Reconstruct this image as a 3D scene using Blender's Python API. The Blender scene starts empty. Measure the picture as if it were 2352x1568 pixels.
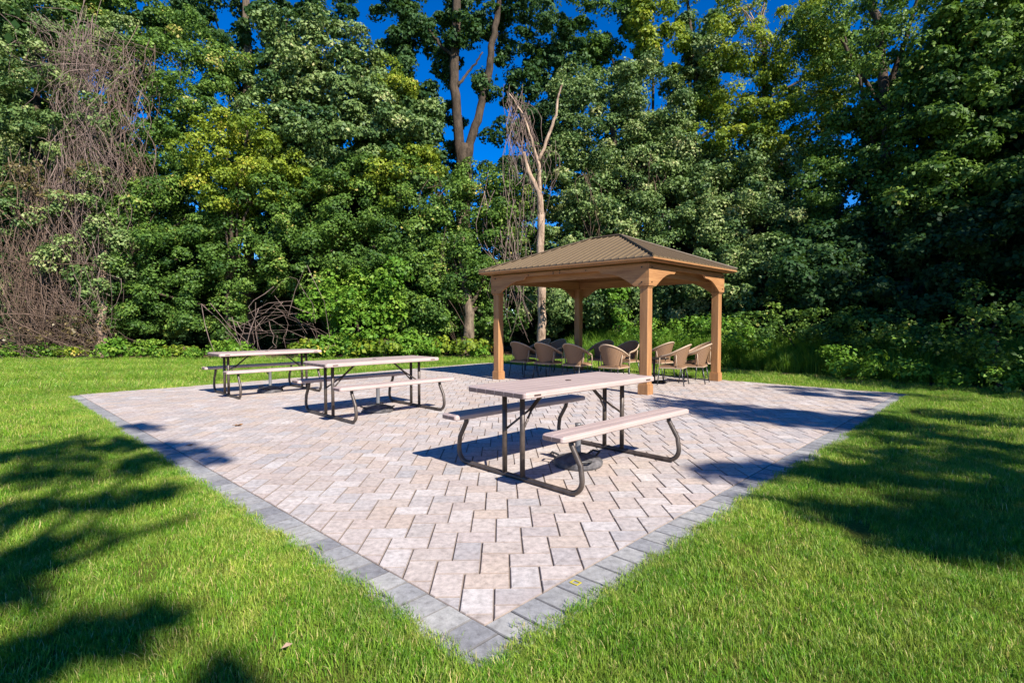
import bpy, math, random
import numpy as np
from mathutils import Vector, Matrix, Quaternion

random.seed(7)
RNG = np.random.default_rng(11)
R = math.radians
scene = bpy.context.scene
COL = scene.collection

# ------------------------------------------------------------------ camera, sky, sun, exposure
F_PX, PITCH, CAM_H = 1232.4, R(2.13), 1.295           # focal length in pixels of a 2352 wide picture
cam_d = bpy.data.cameras.new('camera')
cam_d.sensor_width = 36.0
cam_d.lens = 36.0 * F_PX / 2352.0
cam_d.clip_start = 0.05
cam_d.clip_end = 600
cam = bpy.data.objects.new('camera', cam_d)
COL.objects.link(cam)
cam.location = (0, 0, CAM_H)
cam.rotation_euler = (R(90) - PITCH, R(0.1), 0)
scene.camera = cam

SUN_EL = R(37.0)
SUN_H = Vector((0.59, -0.807, 0)).normalized()         # horizontal direction towards the sun
SUN_V = Vector((SUN_H.x * math.cos(SUN_EL), SUN_H.y * math.cos(SUN_EL), math.sin(SUN_EL)))
world = bpy.data.worlds.new('World')
scene.world = world
world.use_nodes = True
wn = world.node_tree
wn.nodes.clear()
sky = wn.nodes.new('ShaderNodeTexSky')
sky.sky_type = 'NISHITA'
sky.sun_disc = False
sky.sun_elevation = SUN_EL
sky.sun_rotation = math.atan2(SUN_H.x, SUN_H.y)
sky.altitude = 1500
sky.air_density = 1.0
sky.dust_density = 0.1
sky.ozone_density = 6.0
bg = wn.nodes.new('ShaderNodeBackground')
bg.inputs[1].default_value = 0.10
wo = wn.nodes.new('ShaderNodeOutputWorld')
hs = wn.nodes.new('ShaderNodeHueSaturation')
hs.inputs['Saturation'].default_value = 1.35
hs.inputs['Hue'].default_value = 0.512
wn.links.new(sky.outputs[0], hs.inputs['Color'])
wn.links.new(hs.outputs[0], bg.inputs[0])
wn.links.new(bg.outputs[0], wo.inputs[0])

sun_d = bpy.data.lights.new('sun', 'SUN')
sun_d.energy = 5.0
sun_d.angle = R(0.53)
sun_d.color = (1.0, 0.94, 0.86)
sun = bpy.data.objects.new('sun', sun_d)
COL.objects.link(sun)
sun.rotation_euler = (-SUN_V).to_track_quat('-Z', 'Y').to_euler()
sun.location = (10, -14, 20)

scene.view_settings.view_transform = 'Standard'
scene.view_settings.look = 'None'
scene.view_settings.gamma = 1.0
scene.view_settings.use_curve_mapping = False
scene.view_settings.exposure = 0.90
scene.cycles.max_bounces = 6
scene.cycles.transmission_bounces = 4
scene.cycles.diffuse_bounces = 3


def at(px, py, Y):
    """point at depth Y (metres ahead) seen at px, py of the 2352 x 1568 picture"""
    u, v = (px - 1176) / F_PX, -(py - 784) / F_PX
    cp, sp = math.cos(PITCH), math.sin(PITCH)
    d = Vector((u, cp + v * sp, -sp + v * cp))
    t = Y / d.y
    return Vector((d.x * t, Y, CAM_H + d.z * t))


def ground(px, py, z=0.0):
    u, v = (px - 1176) / F_PX, -(py - 784) / F_PX
    cp, sp = math.cos(PITCH), math.sin(PITCH)
    d = Vector((u, cp + v * sp, -sp + v * cp))
    t = (z - CAM_H) / d.z
    return Vector((d.x * t, d.y * t, z))


# ------------------------------------------------------------------ materials
def srgb(r, g, b):
    f = lambda c: ((c / 255 + 0.055) / 1.055) ** 2.4 if c > 10 else c / 255 / 12.92
    return (f(r), f(g), f(b), 1)


class NT:
    def __init__(self, name):
        self.m = bpy.data.materials.new(name)
        self.m.use_nodes = True
        self.t = self.m.node_tree
        self.t.nodes.clear()
        self.out = self.n('ShaderNodeOutputMaterial')
        self.b = self.n('ShaderNodeBsdfPrincipled')
        self.t.links.new(self.b.outputs[0], self.out.inputs[0])

    def n(self, kind, **kw):
        nd = self.t.nodes.new(kind)
        for k, v in kw.items():
            setattr(nd, k, v)
        return nd

    def l(self, a, b):
        self.t.links.new(a, b)

    def coord(self, which='Object'):
        return self.n('ShaderNodeTexCoord').outputs[which]

    def geo_pos(self):
        return self.n('ShaderNodeNewGeometry').outputs['Position']

    def noise(self, vec, scale, detail=4, rough=0.55, mapscale=None):
        if mapscale:
            mp = self.n('ShaderNodeMapping')
            mp.inputs['Scale'].default_value = mapscale
            self.l(vec, mp.inputs[0])
            vec = mp.outputs[0]
        nz = self.n('ShaderNodeTexNoise')
        nz.inputs['Scale'].default_value = scale
        nz.inputs['Detail'].default_value = detail
        nz.inputs['Roughness'].default_value = rough
        self.l(vec, nz.inputs['Vector'])
        return nz.outputs['Fac']

    def ramp(self, fac, stops):
        r = self.n('ShaderNodeValToRGB')
        while len(r.color_ramp.elements) < len(stops):
            r.color_ramp.elements.new(0.5)
        for e, (p, c) in zip(r.color_ramp.elements, stops):
            e.position = p
            e.color = c if len(c) == 4 else (*c, 1)
        self.l(fac, r.inputs[0])
        return r.outputs[0]

    def mix(self, fac, a, b, mode='MIX'):
        m = self.n('ShaderNodeMix', data_type='RGBA', blend_type=mode)
        for s, v in ((m.inputs[0], fac), (m.inputs[6], a), (m.inputs[7], b)):
            if isinstance(v, (int, float)):
                s.default_value = v
            elif isinstance(v, tuple):
                s.default_value = v if len(v) == 4 else (*v, 1)
            else:
                self.l(v, s)
        return m.outputs[2]

    def math(self, op, a, b=None):
        m = self.n('ShaderNodeMath', operation=op)
        for i, v in enumerate((a, b)):
            if v is None:
                continue
            if isinstance(v, (int, float)):
                m.inputs[i].default_value = v
            else:
                self.l(v, m.inputs[i])
        return m.outputs[0]

    def bump(self, h, strength=0.3, dist=0.01):
        b = self.n('ShaderNodeBump')
        b.inputs['Strength'].default_value = strength
        b.inputs['Distance'].default_value = dist
        self.l(h, b.inputs['Height'])
        self.l(b.outputs[0], self.b.inputs['Normal'])

    def set(self, rough=0.6, metal=0.0, spec=0.5, color=None):
        self.b.inputs['Roughness'].default_value = rough
        self.b.inputs['Metallic'].default_value = metal
        self.b.inputs['Specular IOR Level'].default_value = spec
        if color is not None:
            if isinstance(color, tuple):
                self.b.inputs['Base Color'].default_value = color if len(color) == 4 else (*color, 1)
            else:
                self.l(color, self.b.inputs['Base Color'])
        return self.m


def leaf_mat(name, stops, rough=0.42, spec=0.5, trans=0.3, tcol=(0.12, 0.22, 0.02)):
    t = NT(name)
    a = t.n('ShaderNodeAttribute', attribute_name='tint')
    c = t.ramp(a.outputs['Fac'], stops)
    t.set(rough, 0, spec, c)
    tr = t.n('ShaderNodeBsdfTranslucent')
    tc = t.mix(0.6, c, (*tcol, 1))
    t.l(tc, tr.inputs[0])
    mx = t.n('ShaderNodeMixShader')
    mx.inputs[0].default_value = trans
    t.l(t.b.outputs[0], mx.inputs[1])
    t.l(tr.outputs[0], mx.inputs[2])
    t.l(mx.outputs[0], t.out.inputs[0])
    return t.m


M = {}
M['leaf_green'] = leaf_mat('leaf_green', [(0, (0.037, 0.093, 0.016)), (0.5, (0.115, 0.212, 0.032)), (0.88, (0.230, 0.344, 0.052)), (1, (0.461, 0.396, 0.103))], rough=0.55, spec=0.3)
M['leaf_blue'] = leaf_mat('leaf_blue', [(0, (0.040, 0.095, 0.025)), (0.5, (0.148, 0.227, 0.058)), (0.85, (0.295, 0.357, 0.118)), (1, (0.466, 0.436, 0.189))], rough=0.55, spec=0.35, trans=0.2)
M['leaf_yellow'] = leaf_mat('leaf_yellow', [(0, (0.070, 0.139, 0.014)), (0.5, (0.223, 0.298, 0.025)), (0.88, (0.384, 0.423, 0.040)), (1, (0.583, 0.436, 0.081))], rough=0.55, spec=0.3, tcol=(0.338, 0.423, 0.023))
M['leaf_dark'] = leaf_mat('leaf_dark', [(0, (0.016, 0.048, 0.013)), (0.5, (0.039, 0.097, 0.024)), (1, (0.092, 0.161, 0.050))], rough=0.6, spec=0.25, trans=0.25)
M['leaf_bright'] = leaf_mat('leaf_bright', [(0, (0.06, 0.16, 0.014)), (0.5, (0.14, 0.28, 0.026)), (1, (0.28, 0.39, 0.05))], rough=0.55, spec=0.25, tcol=(0.2, 0.36, 0.02))
M['leaf_brown'] = leaf_mat('leaf_brown', [(0, (0.09, 0.065, 0.025)), (0.5, (0.17, 0.14, 0.05)), (1, (0.28, 0.20, 0.09))], tcol=(0.2, 0.15, 0.04))


def bark(name, c1, c2, scale=6.0, bump=0.8):
    t = NT(name)
    p = t.geo_pos()
    n1 = t.noise(p, scale, 6, 0.65, (1, 1, 0.25))
    n2 = t.noise(p, scale * 5, 4, 0.6, (1, 1, 0.3))
    f = t.math('ADD', t.math('MULTIPLY', n1, 0.65), t.math('MULTIPLY', n2, 0.35))
    blotch = t.noise(p, scale * 0.35, 4, 0.6)
    f = t.math('MULTIPLY', f, t.math('ADD', t.math('MULTIPLY', blotch, 0.9), 0.55))
    c = t.ramp(f, [(0.34, c1), (0.60, c2)])
    t.bump(f, bump, 0.05)
    return t.set(0.85, 0, 0.2, c)


M['bark_dark'] = bark('bark_dark', (0.02, 0.016, 0.012), (0.095, 0.068, 0.045))
M['bark_brown'] = bark('bark_brown', (0.05, 0.035, 0.025), (0.22, 0.165, 0.11), 9)
M['bark_pale'] = bark('bark_pale', (0.10, 0.06, 0.04), (0.50, 0.36, 0.25), 7)
M['vine_brown'] = bark('vine_brown', (0.060, 0.038, 0.027), (0.200, 0.135, 0.098), 5, 0.2)
M['vine_grey'] = bark('vine_grey', (0.093, 0.065, 0.054), (0.289, 0.205, 0.170), 5, 0.2)


def mat_paver(name, stops, border=False, edge_dirt=False):
    t = NT(name)
    oi = t.n('ShaderNodeObjectInfo')
    at_ = t.n('ShaderNodeAttribute', attribute_name='tint')
    rnd = t.math('FRACT', t.math('ADD', oi.outputs['Random'], at_.outputs['Fac']))
    base = t.ramp(rnd, stops)
    p = t.geo_pos()
    n1 = t.noise(p, 3.2, 3, 0.5)
    n2 = t.noise(p, 24.0, 6, 0.7)
    n3 = t.noise(p, 260.0, 3, 0.75)
    c = t.mix(t.ramp(n1, [(0.35, (0, 0, 0)), (0.7, (1, 1, 1))]), base, (0.42, 0.345, 0.31) if not border else (0.2, 0.2, 0.21))
    m0 = t.n('ShaderNodeMix', data_type='RGBA')
    m0.inputs[0].default_value = 0.45
    t.l(base, m0.inputs[6])
    t.l(c, m0.inputs[7])
    c = m0.outputs[2]
    c = t.mix(1.0, c, t.ramp(n2, [(0.3, (0.60, 0.58, 0.56)), (0.48, (0.93, 0.92, 0.90)), (0.70, (1.24, 1.22, 1.19))]), 'MULTIPLY')
    c = t.mix(1.0, c, t.ramp(n3, [(0.3, (0.78, 0.78, 0.78)), (0.6, (1.08, 1.08, 1.08))]), 'MULTIPLY')
    # rust and dirt specks
    n4 = t.noise(p, 1.1, 4, 0.6)
    c = t.mix(t.math('MULTIPLY', t.ramp(n4, [(0.60, (0, 0, 0)), (0.74, (1, 1, 1))]), 0.45), c, (0.34, 0.24, 0.17) if not border else (0.2, 0.19, 0.18))
    h = t.math('ADD', n3, t.math('MULTIPLY', n2, 0.7))
    t.bump(h, 0.35, 0.004)
    if edge_dirt:
        c = t.mix(0.62, c, (0.17, 0.125, 0.095) if not border else (0.07, 0.065, 0.065))
    return t.set(0.82, 0, 0.25, c)


PAVER_STOPS = [(0.0, (0.484, 0.420, 0.377)), (0.16, (0.577, 0.502, 0.454)), (0.30, (0.409, 0.391, 0.388)), (0.45, (0.512, 0.434, 0.398)),
                                 (0.60, (0.539, 0.439, 0.362)), (0.72, (0.456, 0.429, 0.418)), (0.86, (0.614, 0.560, 0.525)), (1.0, (0.446, 0.372, 0.332))]
M['paver'] = mat_paver('paver', PAVER_STOPS)
M['paver_edge'] = mat_paver('paver_dirty_edge', PAVER_STOPS, edge_dirt=True)
BORDER_STOPS = [(0.0, (0.273, 0.274, 0.281)), (0.3, (0.377, 0.376, 0.371)), (0.55, (0.234, 0.235, 0.247)), (0.8, (0.442, 0.433, 0.404)), (1.0, (0.325, 0.319, 0.320))]
M['border'] = mat_paver('border', BORDER_STOPS, True)
M['border_edge'] = mat_paver('border_dirty_edge', BORDER_STOPS, True, True)

t = NT('joint_sand')
n = t.noise(t.geo_pos(), 90, 5, 0.7)
M['sand'] = t.set(0.95, 0, 0.1, t.ramp(n, [(0.3, (0.09, 0.065, 0.05)), (0.7, (0.23, 0.18, 0.145))]))

t = NT('lawn_soil')
p = t.geo_pos()
n1 = t.noise(p, 1.3, 5, 0.6)
n2 = t.noise(p, 40, 6, 0.7)
c = t.mix(t.ramp(n1, [(0.35, (0, 0, 0)), (0.65, (1, 1, 1))]), (0.09, 0.13, 0.018), (0.14, 0.165, 0.03))
c = t.mix(1.0, c, t.ramp(n2, [(0.3, (0.5, 0.5, 0.45)), (0.7, (1.3, 1.25, 1.1))]), 'MULTIPLY')
t.bump(n2, 0.8, 0.03)
M['lawn'] = t.set(0.95, 0, 0.1, c)

t = NT('leaf_litter')
p = t.geo_pos()
n1 = t.noise(p, 18, 6, 0.7)
c = t.ramp(n1, [(0.3, (0.03, 0.02, 0.012)), (0.5, (0.11, 0.07, 0.045)), (0.7, (0.24, 0.15, 0.10))])
t.bump(n1, 1.0, 0.05)
M['litter'] = t.set(0.95, 0, 0.1, c)

# grass blades
t = NT('grass_blade')
a = t.n('ShaderNodeAttribute', attribute_name='tint')
p = t.geo_pos()
big = t.noise(p, 0.9, 4, 0.6)
med = t.noise(p, 4.5, 4, 0.65)
green = t.ramp(a.outputs['Fac'], [(0.0, (0.055, 0.169, 0.013)), (0.35, (0.134, 0.325, 0.019)), (0.70, (0.244, 0.463, 0.034)), (0.86, (0.378, 0.537, 0.065)), (0.93, (0.634, 0.562, 0.208)), (1.0, (0.756, 0.600, 0.312))])
dry = t.mix(0.36, green, (0.56, 0.52, 0.13))
c = t.mix(t.ramp(med, [(0.42, (0, 0, 0)), (0.66, (1, 1, 1))]), green, dry)
fine = t.noise(p, 22, 3, 0.7)
c = t.mix(1.0, c, t.ramp(fine, [(0.32, (0.70, 0.74, 0.7)), (0.6, (1.12, 1.08, 1.05))]), 'MULTIPLY')
c = t.mix(1.0, c, t.ramp(big, [(0.35, (0.66, 0.76, 0.62)), (0.65, (1.22, 1.12, 1.1))]), 'MULTIPLY')
t.set(0.5, 0, 0.35, c)
tr = t.n('ShaderNodeBsdfTranslucent')
t.l(t.mix(0.5, c, (0.25, 0.40, 0.03)), tr.inputs[0])
mx = t.n('ShaderNodeMixShader')
mx.inputs[0].default_value = 0.35
t.l(t.b.outputs[0], mx.inputs[1])
t.l(tr.outputs[0], mx.inputs[2])
t.l(mx.outputs[0], t.out.inputs[0])
M['grass'] = t.m

# gazebo wood
t = NT('cedar_wood')
p = t.coord('Object')
g = t.noise(p, 22, 7, 0.68, (1, 1, 0.07))
g2 = t.noise(p, 2.5, 3, 0.5)
g = t.ramp(g, [(0.32, (0, 0, 0)), (0.66, (1, 1, 1))])
c = t.mix(g, (0.25, 0.105, 0.034), (0.47, 0.24, 0.092))
c = t.mix(t.math('MULTIPLY', g2, 0.5), c, (0.30, 0.16, 0.085))
t.bump(g, 0.15, 0.004)
M['wood'] = t.set(0.6, 0, 0.3, c)
t = NT('cedar_wood_level')
p = t.coord('Object')
g = t.noise(p, 22, 7, 0.68, (0.07, 0.07, 1))
g2 = t.noise(p, 2.5, 3, 0.5)
g = t.ramp(g, [(0.32, (0, 0, 0)), (0.66, (1, 1, 1))])
c = t.mix(g, (0.25, 0.105, 0.034), (0.47, 0.24, 0.092))
c = t.mix(t.math('MULTIPLY', g2, 0.5), c, (0.30, 0.16, 0.085))
t.bump(g, 0.15, 0.004)
M['wood_h'] = t.set(0.6, 0, 0.3, c)
t = NT('roof_metal')
p = t.geo_pos()
n1 = t.noise(p, 4, 5, 0.6)
c = t.mix(n1, (0.135, 0.092, 0.048), (0.18, 0.125, 0.066))
M['roof'] = t.set(0.48, 0.0, 0.5, c)
M['roof_dark'] = NT('roof_cap_metal').set(0.45, 0.1, 0.5, (0.10, 0.07, 0.04, 1))
M['ceiling'] = NT('ceiling_panel').set(0.6, 0, 0.3, (0.42, 0.34, 0.24, 1))
M['bolt'] = NT('bolt_black').set(0.4, 0.6, 0.5, (0.02, 0.02, 0.02, 1))

# plastic table top
t = NT('table_plastic')
p = t.coord('Object')
g = t.noise(p, 26, 7, 0.7, (0.05, 1, 1))
g2 = t.noise(p, 3.0, 5, 0.6)
c = t.mix(g, (0.38, 0.285, 0.25), (0.54, 0.42, 0.375))
c = t.mix(t.math('MULTIPLY', t.ramp(g2, [(0.45, (0, 0, 0)), (0.75, (1, 1, 1))]), 0.4), c, (0.30, 0.225, 0.20))
t.bump(g, 0.35, 0.004)
M['plastic'] = t.set(0.5, 0, 0.4, c)
t = NT('bronze_tube')
n1 = t.noise(t.coord(), 12, 5, 0.65)
M['tube'] = t.set(0.42, 0.25, 0.5, t.mix(t.ramp(n1, [(0.4, (0, 0, 0)), (0.75, (1, 1, 1))]), (0.055, 0.042, 0.034), (0.13, 0.10, 0.08)))
M['slot'] = NT('slot_dark').set(0.7, 0, 0.3, (0.07, 0.045, 0.035, 1))
t = NT('stand_grey')
n1 = t.noise(t.coord(), 14, 6, 0.7)
M['stand'] = t.set(0.6, 0, 0.4, t.ramp(n1, [(0.35, (0.035, 0.033, 0.033)), (0.65, (0.16, 0.15, 0.15))]))
M['stand_pole'] = NT('stand_pole_steel').set(0.4, 0.4, 0.5, (0.2, 0.2, 0.205, 1))

# wicker
t = NT('wicker')
p = t.coord('Object')
w1 = t.n('ShaderNodeTexWave', wave_type='BANDS', bands_direction='Z')
w1.inputs['Scale'].default_value = 22
t.l(p, w1.inputs[0])
w2 = t.n('ShaderNodeTexWave', wave_type='BANDS', bands_direction='Y')
w2.inputs['Scale'].default_value = 14
t.l(p, w2.inputs[0])
f = t.math('MULTIPLY', w1.outputs[1], w2.outputs[1])
n1 = t.noise(p, 7, 3)
c = t.mix(f, (0.17, 0.095, 0.05), (0.37, 0.225, 0.125))
c = t.mix(t.math('MULTIPLY', n1, 0.4), c, (0.24, 0.14, 0.08))
t.bump(f, 0.5, 0.006)
M['wicker'] = t.set(0.6, 0, 0.35, c)
M['rim'] = NT('wicker_rim').set(0.5, 0, 0.4, (0.42, 0.31, 0.21, 1))
M['chair_leg'] = NT('chair_leg_metal').set(0.35, 0.5, 0.5, (0.07, 0.07, 0.075, 1))
M['black'] = NT('black_metal').set(0.4, 0.3, 0.5, (0.015, 0.015, 0.017, 1))
M['yellow'] = NT('yellow_paint').set(0.7, 0, 0.3, (0.50, 0.42, 0.03, 1))
M['dry_leaf'] = NT('dry_leaf').set(0.7, 0, 0.3, (0.22, 0.11, 0.04, 1))
M['wire'] = NT('pole_grey').set(0.7, 0, 0.3, (0.35, 0.35, 0.34, 1))


# ------------------------------------------------------------------ helpers
def link(name, me, mat=None, parent=None, loc=None):
    o = bpy.data.objects.new(name, me)
    COL.objects.link(o)
    if parent is not None:
        o.parent = parent
    if loc is not None:
        o.location = loc
    if mat is not None and me is not None and not me.materials:
        me.materials.append(mat)
    return o


def tag(o, label=None, cat=None, group=None, kind=None):
    if label: o['label'] = label
    if cat: o['category'] = cat
    if group: o['group'] = group
    if kind: o['kind'] = kind
    return o


def empty(name, loc=(0, 0, 0), rz=0.0):
    o = bpy.data.objects.new(name, None)
    COL.objects.link(o)
    o.location = loc
    o.rotation_euler = (0, 0, rz)
    o.empty_display_size = 0.2
    return o


def copy_tree(o, parent=None):
    c = o.copy()
    COL.objects.link(c)
    c.parent = parent
    for ch in list(o.children):
        copy_tree(ch, c)
    return c


class MB:
    def __init__(self):
        self.v, self.f = [], []

    def add(self, vs, fs):
        k = len(self.v)
        self.v += [tuple(a) for a in vs]
        self.f += [tuple(i + k for i in q) for q in fs]
        return self

    def box(self, x0, x1, y0, y1, z0, z1, bev=0.0):
        if bev <= 0:
            vs = [(x, y, z) for z in (z0, z1) for y in (y0, y1) for x in (x0, x1)]
            fs = [(0, 2, 3, 1), (4, 5, 7, 6), (0, 1, 5, 4), (2, 6, 7, 3), (0, 4, 6, 2), (1, 3, 7, 5)]
            return self.add(vs, fs)
        b = bev
        # chamfered box: octagon outline in xy per level, inset on top and bottom
        def ring(z, i):
            return [(x0 + i + b, y0 + i, z), (x1 - i - b, y0 + i, z), (x1 - i, y0 + i + b, z), (x1 - i, y1 - i - b, z),
                    (x1 - i - b, y1 - i, z), (x0 + i + b, y1 - i, z), (x0 + i, y1 - i - b, z), (x0 + i, y0 + i + b, z)]
        rs = [ring(z0, b), ring(z0 + b, 0), ring(z1 - b, 0), ring(z1, b)]
        vs = [p for r_ in rs for p in r_]
        fs = [tuple(range(7, -1, -1)), tuple(range(24, 32))]
        for k in range(3):
            for i in range(8):
                j = (i + 1) % 8
                fs.append((k * 8 + i, k * 8 + j, k * 8 + 8 + j, k * 8 + 8 + i))
        return self.add(vs, fs)

    def prism(self, poly, axis_o, ax, ay, az, thick):
        """poly: list of 2D points, extruded by thick along az"""
        n = len(poly)
        o, ax, ay, az = Vector(axis_o), Vector(ax), Vector(ay), Vector(az)
        a = [o + ax * p[0] + ay * p[1] for p in poly]
        b = [q + az * thick for q in a]
        fs = [tuple(range(n - 1, -1, -1)), tuple(range(n, 2 * n))] + [(i, (i + 1) % n, n + (i + 1) % n, n + i) for i in range(n)]
        return self.add(a + b, fs)

    def tube(self, pts, rad, n=8, cap=True):
        pts = [Vector(p) for p in pts]
        rads = rad if isinstance(rad, (list, tuple)) else [rad] * len(pts)
        vs, fs = [], []
        prev = None
        for i, p in enumerate(pts):
            d = (pts[min(i + 1, len(pts) - 1)] - pts[max(i - 1, 0)])
            if d.length < 1e-9:
                d = Vector((0, 0, 1))
            d.normalize()
            if prev is None:
                s = d.cross(Vector((0, 0, 1)))
                if s.length < 0.1:
                    s = d.cross(Vector((1, 0, 0)))
            else:
                s = prev - d * prev.dot(d)
            s.normalize()
            prev = s
            t_ = d.cross(s)
            for k in range(n):
                a = 2 * math.pi * k / n
                vs.append(p + (s * math.cos(a) + t_ * math.sin(a)) * rads[i])
        for i in range(len(pts) - 1):
            for k in range(n):
                k2 = (k + 1) % n
                fs.append((i * n + k, i * n + k2, i * n + n + k2, i * n + n + k))
        if cap:
            fs.append(tuple(range(n - 1, -1, -1)))
            fs.append(tuple(range((len(pts) - 1) * n, len(pts) * n)))
        return self.add(vs, fs)

    def lathe(self, prof, n=24, c=(0, 0)):
        vs, fs = [], []
        for r_, z in prof:
            for k in range(n):
                a = 2 * math.pi * k / n
                vs.append((c[0] + r_ * math.cos(a), c[1] + r_ * math.sin(a), z))
        for i in range(len(prof) - 1):
            for k in range(n):
                k2 = (k + 1) % n
                fs.append((i * n + k, i * n + k2, i * n + n + k2, i * n + n + k))
        fs.append(tuple(range(n - 1, -1, -1)))
        fs.append(tuple(range((len(prof) - 1) * n, len(prof) * n)))
        return self.add(vs, fs)

    def mesh(self, name, smooth=False):
        me = bpy.data.meshes.new(name)
        me.from_pydata(self.v, [], self.f)
        if smooth:
            me.polygons.foreach_set('use_smooth', [True] * len(me.polygons))
        me.update()
        return me

    def build(self, name, mat, parent=None, smooth=False, loc=None):
        return link(name, self.mesh(name, smooth), mat, parent, loc)


def arc(c, r, a0, a1, n=7):
    return [(c[0] + r * math.cos(a0 + (a1 - a0) * i / n), c[1] + r * math.sin(a0 + (a1 - a0) * i / n)) for i in range(n + 1)]


def quad_mesh(name, V, tint=None):
    """V: (n, 4, 3) array of quads"""
    n = V.shape[0]
    me = bpy.data.meshes.new(name)
    me.vertices.add(n * 4)
    me.vertices.foreach_set('co', V.astype(np.float32).ravel())
    me.loops.add(n * 4)
    me.loops.foreach_set('vertex_index', np.arange(n * 4, dtype=np.int32))
    me.polygons.add(n)
    me.polygons.foreach_set('loop_start', np.arange(n, dtype=np.int32) * 4)
    if tint is not None:
        a = me.attributes.new('tint', 'FLOAT', 'FACE')
        a.data.foreach_set('value', tint.astype(np.float32))
    me.update(calc_edges=True)
    return me


def norm(a):
    return a / np.maximum(np.linalg.norm(a, axis=-1, keepdims=True), 1e-9)


def leaf_quads(P, Nn, size, rng, aspect=0.72):
    n = len(P)
    t_ = rng.normal(size=(n, 3))
    t_[:, 2] -= 0.4
    t_ = norm(t_ - Nn * (t_ * Nn).sum(1, keepdims=True))
    s = np.cross(Nn, t_)
    L = (size * rng.uniform(0.5, 1.5, n))[:, None]
    w = L * aspect
    fold = Nn * L * 0.12
    V = np.empty((n, 4, 3))
    V[:, 0] = P - t_ * L * 0.5
    V[:, 1] = P + s * w * 0.5 + fold - t_ * L * 0.08
    V[:, 2] = P + t_ * L * 0.5 - fold * 0.6
    V[:, 3] = P - s * w * 0.5 + fold - t_ * L * 0.08
    return V


def crown_quads(lobes, rng, leaf=0.13, dens=1.0, per=60, clump=0.5, cam_bias=True, droop=0.55):
    """lobes: (centre, (rx, ry, rz)); boughs of leaves spread over and inside each lobe"""
    Vs, Ts = [], []
    for c, r in lobes:
        c, r = np.array(c), np.array(r)
        area = 4 * math.pi * ((r[0] * r[1]) ** 1.6 / 3 + (r[0] * r[2]) ** 1.6 / 3 + (r[1] * r[2]) ** 1.6 / 3) ** (1 / 1.6)
        m = max(6, int(area / (clump * clump * 3.14) * 1.55 * dens))
        d = norm(rng.normal(size=(m, 3)))
        if cam_bias:
            to = norm((np.array([0, 0, 3.0]) - c)[None])[0]
            keep = (d @ to > -0.25) | (rng.random(m) < 0.22)
            d = d[keep]
        m = len(d)
        ph = rng.uniform(0, 6.28, 4)
        bul = 1 + 0.30 * np.sin(d[:, 0] * 5 + ph[0]) * np.sin(d[:, 2] * 6 + ph[1]) + 0.18 * np.sin(d[:, 1] * 9 + d[:, 2] * 7 + ph[2])
        rad = (rng.uniform(0.30, 1.0, m) ** 0.30) * bul * rng.choice([1.0, 1.0, 1.14], m)
        cc = c + d * r * rad[:, None]
        keep = cc[:, 2] > 0.15
        cc, d = cc[keep], d[keep]
        m = len(cc)
        if m == 0:
            continue
        cn = norm(d * 0.85 + np.array([0, 0, 0.60]) + rng.normal(size=(m, 3)) * 0.28)
        cs = clump * rng.uniform(0.55, 1.3, m)
        ctint = rng.normal(0, 0.17, m) + rng.normal(0, 0.06)
        k = per
        idx = np.repeat(np.arange(m), k)
        n0 = cn[idx]
        q = norm(rng.normal(size=(m * k, 3)) + n0 * 0.9)          # a domed bough, open below
        rr = rng.uniform(0.45, 1.05, m * k) ** 0.6
        sq = np.array([1.0, 1.0, droop + 0.15])
        lump = 1 + 0.22 * np.sin(q[:, 0] * 4 + idx) * np.sin(q[:, 2] * 5 + idx * 1.7)
        P = cc[idx] + q * sq * (rr * lump * cs[idx])[:, None]
        Nn = norm(q * 0.8 + np.array([0, 0, 0.35]) + rng.normal(size=(m * k, 3)) * 0.45)
        Vs.append(leaf_quads(P, Nn, leaf, rng))
        Ts.append(np.clip(0.43 + ctint[idx] + rng.normal(0, 0.15, m * k), 0, 1))
    return np.concatenate(Vs), np.concatenate(Ts)


# ------------------------------------------------------------------ ground
PA = R(46.2)                                            # patio side directions
U = Vector((math.cos(PA), math.sin(PA), 0))
Vv = Vector((-math.sin(PA), math.cos(PA), 0))
N0 = Vector((-0.12, 2.245, 0))                          # inner near corner
LU, LV = 10.22, 10.62
BW = 0.245                                              # width of the border course


def puv(u, v, z=0.0):
    p_ = N0 + U * u + Vv * v
    return Vector((p_.x, p_.y, z))


def to_uv(x, y):
    dx, dy = x - N0.x, y - N0.y
    return dx * U.x + dy * U.y, dx * Vv.x + dy * Vv.y


me = bpy.data.meshes.new('lawn')
S = 260
g = [(-S, -S, -0.02), (S, -S, -0.02), (S, S, -0.02), (-S, S, -0.02)]
me.from_pydata(g, [], [(0, 1, 2, 3)])
tag(link('lawn', me, M['lawn']), kind='structure')

# woodland floor under the trees
edge = [(-60, 19.6), (-17, 19.3), (-12, 19.0), (-6, 19.4), (-2.5, 19.2), (1.2, 19.8), (3.4, 17.6), (5.2, 15.2), (7.6, 12.0), (9.6, 9.2), (13, 6.0), (17, 1.0), (20, -6), (60, -30)]
fl = MB()
fl.add([(x, y, -0.014) for x, y in edge] + [(90, 120, -0.014), (-90, 120, -0.014)], [tuple(range(len(edge) + 2))])
tag(fl.build('woodland_floor', M['litter']), kind='structure')

# patio bedding
base = MB().add([puv(-BW, -BW, -0.009), puv(LU, -BW, -0.009), puv(LU, LV, -0.009), puv(-BW, LV, -0.009)], [(0, 1, 2, 3)])
patio = tag(base.build('patio', M['sand']), kind='structure')


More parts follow.
